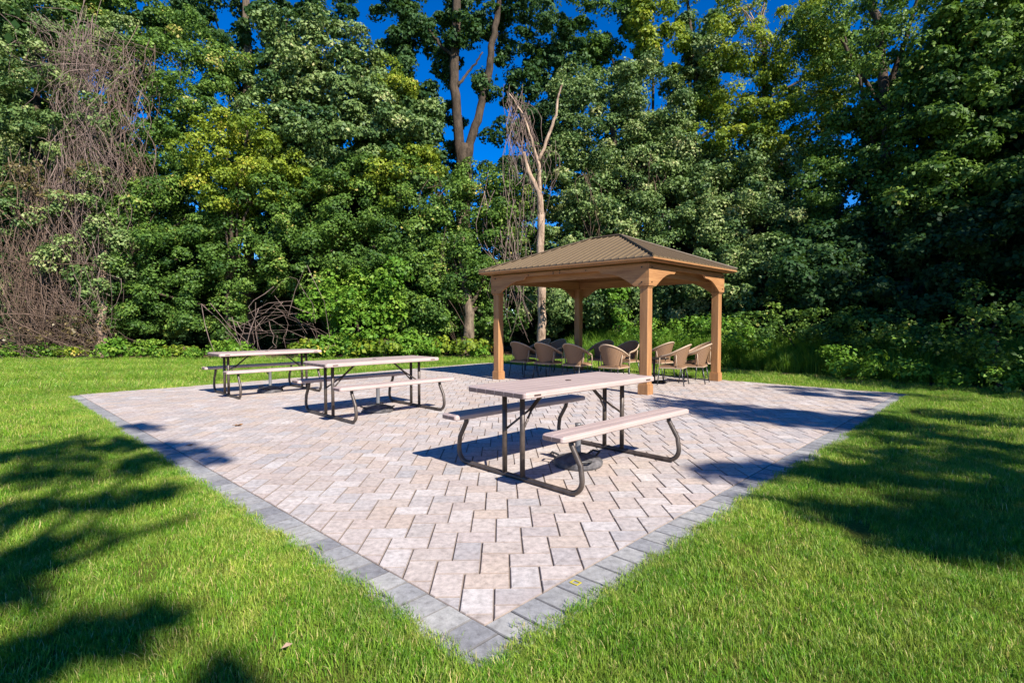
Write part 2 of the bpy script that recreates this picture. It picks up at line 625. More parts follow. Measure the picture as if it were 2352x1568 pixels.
def clip(poly, a, b, c):
    """keep a*x+b*y<=c"""
    out = []
    for i in range(len(poly)):
        p_, q = poly[i], poly[(i + 1) % len(poly)]
        dp, dq = a * p_[0] + b * p_[1] - c, a * q[0] + b * q[1] - c
        if dp <= 0:
            out.append(p_)
        if dp * dq < 0:
            s = dp / (dp - dq)
            out.append((p_[0] + (q[0] - p_[0]) * s, p_[1] + (q[1] - p_[1]) * s))
    return out


def inset(poly, d):
    n = len(poly)
    cx_, cy_ = sum(p_[0] for p_ in poly) / n, sum(p_[1] for p_ in poly) / n
    out = []
    lines = []
    for i in range(n):
        p_, q = poly[i], poly[(i + 1) % n]
        ex, ey = q[0] - p_[0], q[1] - p_[1]
        l_ = math.hypot(ex, ey) or 1e-9
        nx, ny = -ey / l_, ex / l_
        if nx * (cx_ - p_[0]) + ny * (cy_ - p_[1]) < 0:
            nx, ny = -nx, -ny
        lines.append((nx, ny, nx * p_[0] + ny * p_[1] + d))
    for i in range(n):
        a, b = lines[i - 1], lines[i]
        det = a[0] * b[1] - a[1] * b[0]
        if abs(det) < 0.05:
            out.append(poly[i])
        else:
            out.append(((a[2] * b[1] - a[1] * b[2]) / det, (a[0] * b[2] - a[2] * b[0]) / det))
    return out


def area(poly):
    return 0.5 * sum(poly[i][0] * poly[(i + 1) % len(poly)][1] - poly[(i + 1) % len(poly)][0] * poly[i][1] for i in range(len(poly)))


def paver_shape(mb, poly, dz=0.0, tilt=(0, 0), joint=0.0022, ch=0.0045, bulge=0.0):
    o = inset(poly, joint)
    i_ = inset(poly, joint + ch)
    if area(o) < 0:
        o.reverse(); i_.reverse()
    n = len(o)
    cx_, cy_ = sum(p_[0] for p_ in o) / n, sum(p_[1] for p_ in o) / n
    z = lambda p_, h: h + dz + (p_[0] - cx_) * tilt[0] + (p_[1] - cy_) * tilt[1]
    vs = [(p_[0], p_[1], z(p_, -0.03)) for p_ in o] + [(p_[0], p_[1], z(p_, -ch * 0.8)) for p_ in o] + [(p_[0], p_[1], z(p_, 0)) for p_ in i_]
    fs = [tuple(range(2 * n, 3 * n))]
    for k in range(2):
        for i in range(n):
            j = (i + 1) % n
            fs.append((k * n + i, k * n + j, k * n + n + j, k * n + n + i))
    mb.add(vs, fs)
    return len(fs)


def dirty_edges(me, top, edge_):
    """chamfers and sides of the stones hold sand and dirt"""
    me.materials.clear()
    me.materials.append(top)
    me.materials.append(edge_)
    for p_ in me.polygons:
        p_.material_index = 0 if p_.normal.z > 0.97 else 1


PW, PL = 0.1555, 0.2333
pa = PA - R(45)
ex = Vector((math.cos(pa), math.sin(pa), 0))
ey = Vector((-math.sin(pa), math.cos(pa), 0))
org = Vector((-0.085, 2.41, 0))
pavers = []
for m_ in range(-40, 60):
    for k in range(-130, 130):
        for kind in (0, 1):
            bx, by = k * PW + m_ * PL, -k * PW + m_ * PL
            if kind == 0:
                x0, y0, x1, y1 = bx, by, bx + PL, by + PW
            else:
                x0, y0, x1, y1 = bx + PL, by, bx + PL + PW, by + PL
            if y0 > 16 or y0 < -2 or abs(x0) > 12:
                continue
            w = [org + ex * a + ey * b for a, b in ((x0, y0), (x1, y0), (x1, y1), (x0, y1))]
            poly = [to_uv(q.x, q.y) for q in w]
            full = all(0 <= q[0] <= LU and 0 <= q[1] <= LV for q in poly)
            if not full:
                poly = clip(poly, -1, 0, 0)
                if len(poly) > 2: poly = clip(poly, 1, 0, LU)
                if len(poly) > 2: poly = clip(poly, 0, -1, 0)
                if len(poly) > 2: poly = clip(poly, 0, 1, LV)
                if len(poly) < 3 or abs(area(poly)) < 0.0012:
                    continue
            wp = [puv(*q) for q in poly]
            c_ = sum(wp, Vector()) / len(wp)
            pavers.append((c_, wp, full, kind, x1 - x0))


def px_size(c_, a_):
    if c_.y < 0.5: return 0
    px = 1176 + F_PX * c_.x / c_.y
    py = 784 + F_PX * (CAM_H / c_.y - math.tan(PITCH))
    if not (-40 < px < 2390 and py < 1600): return 0
    return a_ / c_.y ** 3


pavers.sort(key=lambda q: -px_size(q[0], abs(area([(p_.x, p_.y) for p_ in q[1]]))))
full_mesh = []
rp = random.Random(3)
for j in range(5):                                     # whole pavers share a few slightly worn meshes
    mb = MB()
    h_, w_ = PL / 2, PW / 2
    cpoly = [(-h_, -w_), (h_ - 0.004, -w_), (h_, -w_ + 0.004), (h_, w_), (-h_ + 0.003, w_), (-h_, w_ - 0.003)]
    if j % 2:
        cpoly = [(-x, -y) for x, y in cpoly]
    paver_shape(mb, cpoly, 0, (rp.uniform(-.011, .011), rp.uniform(-.011, .011)), 0.0017 + 0.0004 * j)
    me = mb.mesh('paver')
    dirty_edges(me, M['paver'], M['paver_edge'])
    full_mesh.append(me)
field = MB()
ftint = []
for i, (c_, wp, full, kind, _) in enumerate(pavers):
    dz = rp.gauss(0, 0.0008)
    if i < 300:
        if full:
            o = link('paver', full_mesh[rp.randrange(5)], None, patio, (c_.x, c_.y, dz))
            o.rotation_euler = (0, 0, pa + (R(90) if kind else 0) + rp.choice((0, math.pi)) + rp.gauss(0, 0.004))
        else:
            mb = MB()
            paver_shape(mb, [(q.x - c_.x, q.y - c_.y) for q in wp], 0, (rp.uniform(-.004, .004), rp.uniform(-.004, .004)))
            dirty_edges(mb.build('paver', M['paver'], patio, loc=(c_.x, c_.y, dz)).data, M['paver'], M['paver_edge'])
    else:
        k = paver_shape(field, [(q.x, q.y) for q in wp], dz, (rp.uniform(-.007, .007), rp.uniform(-.007, .007)))
        ftint += [rp.random()] * k
fo = field.build('paver_field', M['paver'], patio)
fo['kind'] = 'stuff'
dirty_edges(fo.data, M['paver'], M['paver_edge'])
a = fo.data.attributes.new('tint', 'FLOAT', 'FACE')
a.data.foreach_set('value', ftint)

# grey border course on the two near sides
bwid = 0.160
bme = []
for j in range(4):
    mb = MB()
    paver_shape(mb, [(-bwid / 2, -BW / 2), (bwid / 2, -BW / 2), (bwid / 2, BW / 2), (-bwid / 2, BW / 2)], 0, (rp.uniform(-.008, .008), rp.uniform(-.008, .008)), 0.0022, 0.005)
    me = mb.mesh('border_paver')
    dirty_edges(me, M['border'], M['border_edge'])
    bme.append(me)
paint_spot = None
k = 0
while k * bwid < LU:
    c_ = puv(k * bwid + bwid / 2, -BW / 2)
    if k * bwid + bwid <= LU:
        o = link('border_paver', bme[rp.randrange(4)], None, patio, (c_.x, c_.y, rp.gauss(0.001, 0.0007)))
        o.rotation_euler = (0, 0, PA + rp.gauss(0, 0.004))
    k += 1
k = -1
while k * bwid < LV:
    c_ = puv(-BW / 2, -BW + (k + 1) * bwid + bwid / 2)
    if -BW + (k + 2) * bwid <= LV:
        o = link('border_paver', bme[rp.randrange(4)], None, patio, (c_.x, c_.y, rp.gauss(0.001, 0.0007)))
        o.rotation_euler = (0, 0, PA + R(90) + rp.gauss(0, 0.004))
    k += 1
# corner piece between the two runs
mb = MB()
gp = ground(1321, 1339)
for x0, x1, y0, y1 in ((-0.02, 0.02, -0.024, -0.017), (-0.02, 0.02, 0.017, 0.024), (0.013, 0.02, -0.017, 0.017), (-0.02, -0.013, -0.017, 0.017)):
    mb.box(x0, x1, y0, y1, 0.0, 0.0015)
o = mb.build('yellow_paint_mark', M['yellow'], loc=(gp.x, gp.y, 0.0035))
o.rotation_euler = (0, 0, PA)
tag(o, 'small yellow painted square mark on a grey border paver', 'paint mark')

# a few dry leaves on the patio
def dry_leaf(px, py, s, label):
    p_ = ground(px, py)
    mb = MB()
    ring = []
    for k in range(11):
        a_ = 2 * math.pi * k / 11
        r_ = s * (1.0 if k % 2 else 0.55)
        ring.append((math.cos(a_) * r_, math.sin(a_) * r_ * 0.8, 0.008 + 0.35 * s * abs(math.sin(a_ * 1.5))))
    mb.add(ring + [(0, 0, 0.006)], [(k, (k + 1) % 11, 11) for k in range(11)])
    mb.tube([(0, 0, .006), (-s * 1.0, s * 0.3, 0.012), (-s * 1.6, s * 0.2, 0.006)], s * 0.05, 4)
    o = mb.build('dry_leaf', M['dry_leaf'], loc=(p_.x, p_.y, 0.002))
    tag(o, label, 'leaf', 'dry leaves lying on the patio')


dry_leaf(548, 977, 0.055, 'brown dry leaf on the open pavers left of the middle picnic table')
dry_leaf(436, 1003 + 20, 0.03, 'small dark dry leaf on pavers near the left border course')

p_ = ground(657, 1502)
mb = MB().add([(-.018, -.009, .02), (.018, -.012, .035), (.021, .009, .03), (-.012, .013, .018), (0, 0, .04)], [(0, 1, 4), (1, 2, 4), (2, 3, 4), (3, 0, 4)])
M['pale_leaf'] = NT('pale_leaf').set(0.8, 0, 0.2, (0.45, 0.30, 0.20, 1))
tag(mb.build('fallen_leaf', M['pale_leaf'], loc=(p_.x, p_.y, 0.01)), 'pale dry leaf lying in the grass at the lower left', 'leaf')

# ------------------------------------------------------------------ picnic tables
TL, TW, TH, BH, YO, BWD, LX, LY = 1.80, 0.70, 0.759, 0.481, 0.717, 0.215, 0.694, 0.105


def slab(mb, L, W, z1, thick, nseg, rc=0.035, groove=0.004):
    """moulded plank-look slab: lengthwise grooves on top, rounded corners, panels on the ends"""
    # outline rounded rectangle, three levels
    def outline(ins):
        pts = []
        for sx, sy, a0 in ((1, -1, -90), (1, 1, 0), (-1, 1, 90), (-1, -1, 180)):
            cx_, cy_ = sx * (L / 2 - rc), sy * (W / 2 - rc)
            for k in range(5):
                a_ = R(a0 + 90 * k / 4)
                pts.append((cx_ + (rc - ins) * math.cos(a_), cy_ + (rc - ins) * math.sin(a_)))
        return pts
    lv = [(outline(0.008), z1 - thick), (outline(0.0), z1 - thick + 0.008), (outline(0.0), z1 - 0.010), (outline(0.003), z1 - 0.004), (outline(0.010), z1)]
    vs, fs = [], []
    for pts, z in lv:
        vs += [(x, y, z) for x, y in pts]
    n = 20
    for l_ in range(len(lv) - 1):
        for k in range(n):
            fs.append((l_ * n + k, l_ * n + (k + 1) % n, l_ * n + n + (k + 1) % n, l_ * n + n + k))
    fs.append(tuple(range(n - 1, -1, -1)))
    fs.append(tuple(range((len(lv) - 1) * n, len(lv) * n)))
    mb.add(vs, fs)
    # raised boards on top, separated by grooves
    m_ = 0.014
    bw = (W - 2 * m_) / nseg
    for k in range(nseg):
        y0 = -W / 2 + m_ + k * bw
        mb.box(-L / 2 + 0.02, L / 2 - 0.02, y0 + 0.0015, y0 + bw - 0.0015, z1 - 0.002, z1 + groove, 0.002)
    return bw


def make_table():
    root = empty('picnic_table')
    mb = MB()
    slab(mb, TL, TW, TH - 0.004, 0.046, 6)
    top = mb.build('tabletop', M['plastic'], root)
    bw = (TW - 0.05) / 6
    for s in (-1, 1):
        for k in range(6):
            y0 = -TW / 2 + 0.025 + k * bw
            mb = MB().box(*sorted((s * (TL / 2 - 0.002), s * (TL / 2 + 0.003))), y0 + 0.006, y0 + bw - 0.006, TH - 0.046, TH - 0.013)
            mb.build('end_panel', M['plastic_end'], top)
        MB().box(*sorted((s * (TL / 2 - 0.09), s * (TL / 2 - 0.165))), -TW / 2 - 0.0015, -TW / 2 + 0.004, TH - 0.033, TH - 0.02).build('slot', M['slot'], top)
    MB().lathe([(0.028, TH - 0.003), (0.028, TH + 0.004), (0.02, TH + 0.0065)], 14).build('hole_cap', M['slot'], top)
    for s in (-1, 1):
        mb = MB()
        slab(mb, TL, BWD, BH - 0.004, 0.042, 2, 0.03)
        b = mb.build('bench', M['plastic'], root, loc=(0, s * (YO - BWD / 2), 0))
        for e in (-1, 1):
            for k in range(2):
                y0 = -BWD / 2 + 0.02 + k * (BWD - 0.04) / 2
                mb = MB().box(*sorted((e * (TL / 2 - 0.002), e * (TL / 2 + 0.003))), y0 + 0.005, y0 + (BWD - 0.04) / 2 - 0.005, BH - 0.042, BH - 0.012)
                mb.build('end_panel', M['plastic_end'], b)
    for s in (-1, 1):
        x = s * LX
        # sled tube: bench to ground to bench
        yb, yt, rb = YO + 0.005, YO - BWD / 2, 0.11
        half = [(yt, BH - 0.045), (yt + 0.01, BH - 0.10), (yb - 0.015, 0.24)]
        half += [(yb - rb + rb * math.cos(a_), 0.022 + rb + rb * math.sin(a_)) for a_ in [R(12 - k * 102 / 7) for k in range(8)]]
        pts = [(x, y, z) for y, z in half] + [(x, -y, z) for y, z in reversed(half)]
        MB().tube(pts, 0.021, 10).build('sled_tube', M['tube'], root, True)
        for t_ in (-1, 1):
            MB().tube([(x, t_ * LY, 0.03), (x, t_ * LY, TH - 0.05)], 0.0215, 10).build('leg', M['tube'], root, True)
            MB().box(x - 0.03, x + 0.03, t_ * (YO - BWD / 2) - 0.08, t_ * (YO - BWD / 2) + 0.08, BH - 0.053, BH - 0.0445).build('bracket', M['tube'], root)
            mb = MB().box(x - s * 0.02 - 0.03, x - s * 0.02 + 0.03, t_ * LY - 0.05, t_ * LY + 0.05, TH - 0.058, TH - 0.0495)
            mb.build('bracket', M['tube'], root)
            MB().tube([(x - s * 0.01, t_ * (LY - 0.01), 0.40), (x - s * 0.20, t_ * 0.012, 0.545), (x - s * 0.40, t_ * 0.012, TH - 0.05)], 0.010, 8).build('brace', M['tube'], root, True)
            MB().tube([(x, t_ * (YO - 0.20), 0.0), (x, t_ * (YO - 0.20), 0.01)], 0.016, 8).build('foot_pad', M['slot'], root)
    return root


t = NT('table_plastic_end')
g = t.noise(t.coord('Object'), 120, 4, 0.7)
M['plastic_end'] = t.set(0.6, 0, 0.3, t.ramp(g, [(0.3, (0.10, 0.065, 0.055)), (0.7, (0.26, 0.18, 0.16))]))

T1 = make_table()
tabs = [(T1, (0.511, 4.869, 0), R(43.76), 'nearest of three plastic picnic tables with attached benches, in front of the gazebo'),
        (None, (-1.977, 7.695, 0), R(45.0), 'middle picnic table of three with pale plastic top and attached benches'),
        (None, (-4.527, 9.891, 0), R(44.5), 'farthest picnic table of three, at the left rear edge of the patio')]
for o, loc, rz, lab in tabs:
    if o is None:
        o = copy_tree(T1)
    o.location = loc
    o.rotation_euler = (0, 0, rz)
    tag(o, lab, 'picnic table', 'picnic tables with attached benches on the patio')


def make_stand():
    root = empty('umbrella_stand')
    MB().lathe([(0.215, 0.0), (0.222, 0.015), (0.222, 0.04), (0.20, 0.06), (0.12, 0.085), (0.045, 0.10)], 28).build('base', M['stand'], root, False)
    for a_ in (0, 2.1, 4.2):
        c_, s_ = math.cos(a_), math.sin(a_)
        MB().tube([(0.19 * c_ - 0.05 * s_, 0.19 * s_ + 0.05 * c_, 0.06), (0.25 * c_ - 0.04 * s_, 0.25 * s_ + 0.04 * c_, 0.085), (0.25 * c_ + 0.04 * s_, 0.25 * s_ - 0.04 * c_, 0.085), (0.19 * c_ + 0.05 * s_, 0.19 * s_ - 0.05 * c_, 0.06)], 0.01, 6).build('handle', M['black'], root)
    MB().lathe([(0.03, 0.11), (0.026, 0.13), (0.026, 0.36), (0.029, 0.365), (0.029, 0.375)], 14).build('pole', M['stand_pole'], root, True)
    MB().tube([(0.02, 0, 0.34), (0.07, 0, 0.34)], 0.014, 8).build('knob', M['black'], root)
    return root


S1 = make_stand()
for i, (tt, lab, off) in enumerate(zip(tabs, ('grey round umbrella base on the pavers under the nearest picnic table', 'grey round umbrella base with short pole under the middle picnic table', 'grey round umbrella base with short pole under the farthest picnic table'), ((0.02, -0.10), (0.05, 0.0), (0.05, 0.0)))):
    o = S1 if i == 0 else copy_tree(S1)
    c_, s_ = math.cos(tt[2]), math.sin(tt[2])
    o.location = (tt[1][0] + off[0] * c_ - off[1] * s_, tt[1][1] + off[0] * s_ + off[1] * c_, 0.003)
    o.rotation_euler = (0, 0, 0.7 + i)
    tag(o, lab, 'umbrella base', 'umbrella bases under the picnic tables')

# ------------------------------------------------------------------ gazebo
GU0, GV0, GU, GV = 6.85, 3.12, 3.18, 3.90              # corner facing the camera and size over post trims
gaz = empty('gazebo', puv(GU0 + GU / 2, GV0 + GV / 2), PA)   # local x along U, y along V
tag(gaz, 'brown cedar gazebo with arched beams and ribbed metal hip roof', 'gazebo')
HX, HY = GU / 2 - 0.10, GV / 2 - 0.10                  # post centres
PWD = 0.16
for sx in (-1, 1):
    for sy in (-1, 1):
        x, y = sx * HX, sy * HY
        post = MB().box(-PWD / 2, PWD / 2, -PWD / 2, PWD / 2, 0, 2.36, 0.008).build('post', M['wood'], gaz, loc=(x, y, 0))
        mb = MB()
        mb.box(-0.10, 0.10, -0.10, 0.10, 0.0, 0.17, 0.004)
        mb.box(-0.092, 0.092, -0.092, 0.092, 0.17, 0.19, 0.004)
        mb.build('post_base', M['wood'], post)
        MB().box(-0.094, 0.094, -0.094, 0.094, 1.885, 1.915, 0.004).build('post_collar', M['wood'], post)


def arch_poly(half, ztop=2.30):
    """beam with arched brackets: half = half span between outer post faces"""
    zb, zc = 1.915, 2.235
    inner = half - 0.20
    p_ = [(-half, zb), (-inner + 0.05, zb)]
    span = min(0.62, inner * 0.55)
    for k in range(1, 11):
        a_ = math.pi / 2 * k / 10
        p_.append((-inner + 0.05 + span * (1 - math.cos(a_)), zb + 0.25 * math.sin(a_) ** 2.2))
    xx = -inner + 0.05 + span
    p_ += [(xx + 0.06, zb + 0.25), (xx + 0.10, zb + 0.28), (xx + 0.14, zc)]
    q = [(-x, z) for x, z in reversed(p_)]
    return p_ + q + [(half, ztop), (-half, ztop)]


for s in (-1, 1):
    for inner_ in (0, 1):
        th, off = (0.035, PWD / 2 + 0.002) if not inner_ else (0.03, -PWD / 2 - 0.032)
        hx = HX + PWD / 2 + (0.034 if not inner_ else -0.17)
        hy = HY + PWD / 2 + (0.0 if not inner_ else -0.17)
        if inner_:
            hx, hy = HX - PWD / 2 - 0.003, HY - PWD / 2 - 0.04
        nm = 'arched_beam' if not inner_ else 'inner_beam'
        pl_x = arch_poly(hx) if not inner_ else [(-hx, 2.12), (hx, 2.12), (hx, 2.30), (-hx, 2.30)]
        pl_y = arch_poly(hy) if not inner_ else [(-hy, 2.12), (hy, 2.12), (hy, 2.30), (-hy, 2.30)]
        b = MB().prism(pl_x, (0, s * (HY + off), 0), (1, 0, 0), (0, 0, 1), (0, s, 0), th).build(nm, M['wood_h'], gaz)
        b2 = MB().prism(pl_y, (s * (HX + off), 0, 0), (0, 1, 0), (0, 0, 1), (s, 0, 0), th).build(nm, M['wood_h'], gaz)
        if not inner_:
            for bb, hh, horiz in ((b, hx, 'x'), (b2, hy, 'y')):
                mb = None
                for e in (-1, 1):
                    for z in (1.98, 2.24):
                        for dx in (0.10,):
                            if horiz == 'x':
                                c0 = (e * (hh - dx), s * (HY + off + th - 0.002), z); d_ = (0, s * 0.012, 0)
                            else:
                                c0 = (s * (HX + off + th - 0.002), e * (hh - dx), z); d_ = (s * 0.012, 0, 0)
                            MB().tube([c0, tuple(c0[i] + d_[i] for i in range(3))], 0.013, 8).build('bolt', M['bolt'], bb)
                for dx in (-0.45, 0.0, 0.12, 0.6):
                    for z in ((2.25, 2.29) if dx in (0.0, 0.12) else (2.26,)):
                        if horiz == 'y':
                            c0 = (s * (HX + off + th - 0.002), dx * 1.4, z); d_ = (s * 0.01, 0, 0)
                            MB().tube([c0, tuple(c0[i] + d_[i] for i in range(3))], 0.011, 8).build('bolt', M['bolt'], bb)

OX, OY = HX + 0.30, HY + 0.30                           # eave outline
ZE = 2.405
for s in (-1, 1):                                      # soffit boards and fascia
    MB().box(-OX + 0.02, OX - 0.02, *sorted((s * (OY - 0.06), s * (OY - 0.02))), 2.33, ZE - 0.004).build('fascia', M['wood_h'], gaz)
    MB().box(*sorted((s * (OX - 0.06), s * (OX - 0.02))), -OY + 0.062, OY - 0.062, 2.33, ZE - 0.004).build('fascia', M['wood_h'], gaz)
    MB().box(-OX + 0.065, OX - 0.065, *sorted((s * (OY - 0.065), s * (HY + PWD / 2 + 0.04))), 2.335, 2.352).build('soffit', M['wood_h'], gaz)
    MB().box(*sorted((s * (OX - 0.065), s * (HX + PWD / 2 + 0.04))), -HY - 0.11, HY + 0.11, 2.335, 2.352).build('soffit', M['wood_h'], gaz)
    MB().box(-HX - 0.08, HX + 0.08, *sorted((s * (HY - 0.075), s * (HY + 0.075))), 2.302, 2.40).build('header', M['wood_h'], gaz)
    MB().box(*sorted((s * (HX - 0.075), s * (HX + 0.075))), -HY + 0.078, HY - 0.078, 2.302, 2.40).build('header', M['wood_h'], gaz)
ZP = 3.13
RY = OY - OX                                            # half ridge length
corner = {(sx, sy): Vector((sx * OX, sy * OY, ZE)) for sx in (-1, 1) for sy in (-1, 1)}
rid = {s: Vector((0, s * RY, ZP)) for s in (-1, 1)}


def roof_face(pts):
    """thin closed roof sheet from an outline of points"""
    n_ = (pts[1] - pts[0]).cross(pts[2] - pts[0]).normalized()
    if n_.z < 0:
        pts = list(reversed(pts)); n_ = -n_
    k = len(pts)
    lo = [p_ - Vector((0, 0, 0.022)) for p_ in pts]
    mb = MB().add(pts + lo, [tuple(range(k)), tuple(range(2 * k - 1, k - 1, -1))] + [(i, k + i, k + (i + 1) % k, (i + 1) % k) for i in range(k)])
    return mb.build('roof_sheet', M['roof'], gaz), n_


for s in (-1, 1):
    f1, n1 = roof_face([corner[(s, -1)], corner[(s, 1)], rid[1], rid[-1]])
    f2, n2 = roof_face([corner[(-1, s)], corner[(1, s)], rid[s]])
    # standing ribs running up the slope
    sl = (ZP - ZE) / OX
    k = int(2 * OY / 0.155)
    for i in range(k + 1):
        y = -OY + 0.04 + i * (2 * OY - 0.08) / k
        lim = OX - max(0, abs(y) - RY)                  # horizontal run available
        run = lim - 0.03 if abs(y) <= RY else OY - abs(y)
        run = min(run, OX - 0.02)
        if run < 0.06: continue
        a0 = Vector((s * (OX + 0.012), y, ZE - 0.004))
        a1 = Vector((s * (OX - run), y, ZE + sl * run))
        w = Vector((0, 0.010, 0)); h = n1 * 0.016
        MB().add([a0 - w, a0 + w, a1 + w, a1 - w, a0 - w * .5 + h, a0 + w * .5 + h, a1 + w * .5 + h, a1 - w * .5 + h],
                 [(0, 3, 7, 4), (4, 7, 6, 5), (5, 6, 2, 1), (0, 4, 5, 1), (3, 2, 6, 7), (0, 1, 2, 3)]).build('roof_rib', M['roof'], gaz)
    sl2 = (ZP - ZE) / (OY - RY)
    k = int(2 * OX / 0.155)
    for i in range(k + 1):
        x = -OX + 0.04 + i * (2 * OX - 0.08) / k
        run = OX - abs(x)
        if run < 0.06: continue
        a0 = Vector((x, s * (OY + 0.012), ZE - 0.004))
        a1 = Vector((x, s * (OY - run), ZE + sl2 * run))
        w = Vector((0.010, 0, 0)); h = n2 * 0.016
        MB().add([a0 - w, a0 + w, a1 + w, a1 - w, a0 - w * .5 + h, a0 + w * .5 + h, a1 + w * .5 + h, a1 - w * .5 + h],
                 [(0, 3, 7, 4), (4, 7, 6, 5), (5, 6, 2, 1), (0, 4, 5, 1), (3, 2, 6, 7), (0, 1, 2, 3)]).build('roof_rib', M['roof'], gaz)
    # gutter-like edge trims, light upper edge
    MB().box(-OX - 0.014, OX + 0.014, *sorted((s * (OY - 0.018), s * (OY + 0.014))), ZE - 0.05, ZE - 0.024).build('eave_trim', M['wood_h'], gaz)
    MB().box(*sorted((s * (OX - 0.018), s * (OX + 0.014))), -OY + 0.02, OY - 0.02, ZE - 0.05, ZE - 0.024).build('eave_trim', M['wood_h'], gaz)
    for e in (-1, 1):
        a0, a1 = corner[(s, e)] + Vector((s * .01, e * .01, 0.016)), rid[e] + Vector((0, 0, 0.022))
        MB().tube([a0, a1], 0.022, 6).build('hip_cap', M['roof_dark'], gaz)
        MB().tube([corner[(s, e)] + Vector((0, 0, -0.06)) + Vector((-s * .35, -e * .35, 0.12)), rid[e] - Vector((0, 0, 0.10))], 0.035, 4).build('rafter', M['wood'], gaz)
MB().tube([rid[-1] + Vector((0, 0, .024)), rid[1] + Vector((0, 0, .024))], 0.024, 6).build('ridge_cap', M['roof_dark'], gaz)
for i in range(-2, 3):
    for s in (-1, 1):
        y = i * 0.62
        run = OX if abs(y) <= RY else OY - abs(y)
        MB().tube([(s * (OX - .15), y, ZE - 0.01), (s * (OX - run + .03), y, ZE + (ZP - ZE) / OX * (run - 0.03) - 0.07)], 0.03, 4).build('rafter', M['wood'], gaz)
MB().box(-0.55, 0.55, -0.75, 0.75, 2.315, 2.33).build('ceiling_panel', M['ceiling'], gaz)


# ------------------------------------------------------------------ wicker chairs
def make_chair():
    """local: faces +x, back at -x, width along y"""
    root = empty('wicker_chair')
    SH = 0.40
    # shell: horseshoe in plan; rim high at the back, low at the arms
    NA, NZ = 22, 6
    outer = []
    for i in range(NA + 1):
        t_ = -1 + 2 * i / NA                            # -1 .. 1 around the horseshoe
        ang = t_ * R(118)
        bk = (math.cos(ang) + 0.47) / 1.47              # 1 at the back, 0 at the arm tips
        zt = 0.63 + 0.245 * max(0, bk) ** 1.3
        row = []
        for j in range(NZ + 1):
            f = j / NZ
            zz = SH + 0.01 + (zt - SH - 0.01) * f
            rx = 0.24 + 0.06 * f * max(bk, 0.0) + 0.03 * f
            ry = 0.225 + 0.075 * f
            x = -rx * math.cos(ang)
            y = ry * math.sin(ang) * (1.0 if abs(t_) < 0.8 else 1.0)
            if abs(ang) > R(90):
                x = -rx * math.cos(ang) * 1.25
            x -= 0.05 * f * max(bk, 0)
            row.append(Vector((x, y, zz)))
        outer.append(row)
    vs, fs = [], []
    for sgn, thk in ((0, 0.0), (1, 0.022)):
        for row in outer:
            for p_ in row:
                h = Vector((p_.x, p_.y, 0))
                h = h.normalized() if h.length > 1e-6 else h
                vs.append(p_ - h * thk)
    n1 = (NA + 1) * (NZ + 1)
    # lower part of the shell only at the back (arms are open below)
    def solid(i, j):
        t_ = abs(-1 + 2 * (i + 0.5) / NA)
        return True if t_ < 0.66 else j >= NZ - 1
    for i in range(NA):
        for j in range(NZ):
            if not solid(i, j): continue
            a_ = i * (NZ + 1) + j
            q = (a_, a_ + 1, a_ + NZ + 2, a_ + NZ + 1)
            fs.append(q)
            fs.append(tuple(n1 + k for k in reversed(q)))
    MB().add(vs, fs).build('back_shell', M['wicker'], root, True)
    rim = [row[-1] for row in outer]
    a0, a1 = rim[0], rim[-1]
    pts = [Vector((a0.x + 0.07, a0.y + 0.01, a0.z - 0.03))] + rim + [Vector((a1.x + 0.07, a1.y - 0.01, a1.z - 0.03))]
    MB().tube(pts, 0.017, 8).build('arm_rail', M['rim'], root, True)
    mb = MB()
    mb.box(-0.25, 0.24, -0.235, 0.235, SH - 0.03, SH + 0.012, 0.01)
    mb.box(-0.20, 0.22, -0.21, 0.21, SH + 0.012, SH + 0.03, 0.009)
    seat = mb.build('seat', M['wicker'], root)
    MB().tube([(-0.25, -0.245, SH - 0.03), (0.25, -0.245, SH - 0.03), (0.25, 0.245, SH - 0.03), (-0.25, 0.245, SH - 0.03), (-0.25, -0.245, SH - 0.03)], 0.012, 6).build('seat_frame', M['rim'], root)
    for s in (-1, 1):
        # side posts carrying the arms
        MB().tube([(0.23, s * 0.245, SH - 0.03), (0.225, s * 0.26, 0.52), (a0.x + 0.06, s * (abs(a0.y) - 0.01), a0.z - 0.02)], 0.012, 6).build('arm_post', M['rim'], root, True)
        MB().tube([(-0.14, s * 0.235, SH - 0.02), (-0.13, s * 0.27, 0.66)], 0.011, 6).build('back_post', M['rim'], root, True)
        MB().tube([(0.23, s * 0.24, SH - 0.03), (0.27, s * 0.255, 0.0)], 0.0125, 6).build('leg', M['chair_leg'], root, True)
        MB().tube([(-0.23, s * 0.22, SH - 0.03), (-0.30, s * 0.245, 0.0)], 0.0125, 6).build('leg', M['chair_leg'], root, True)
    return root


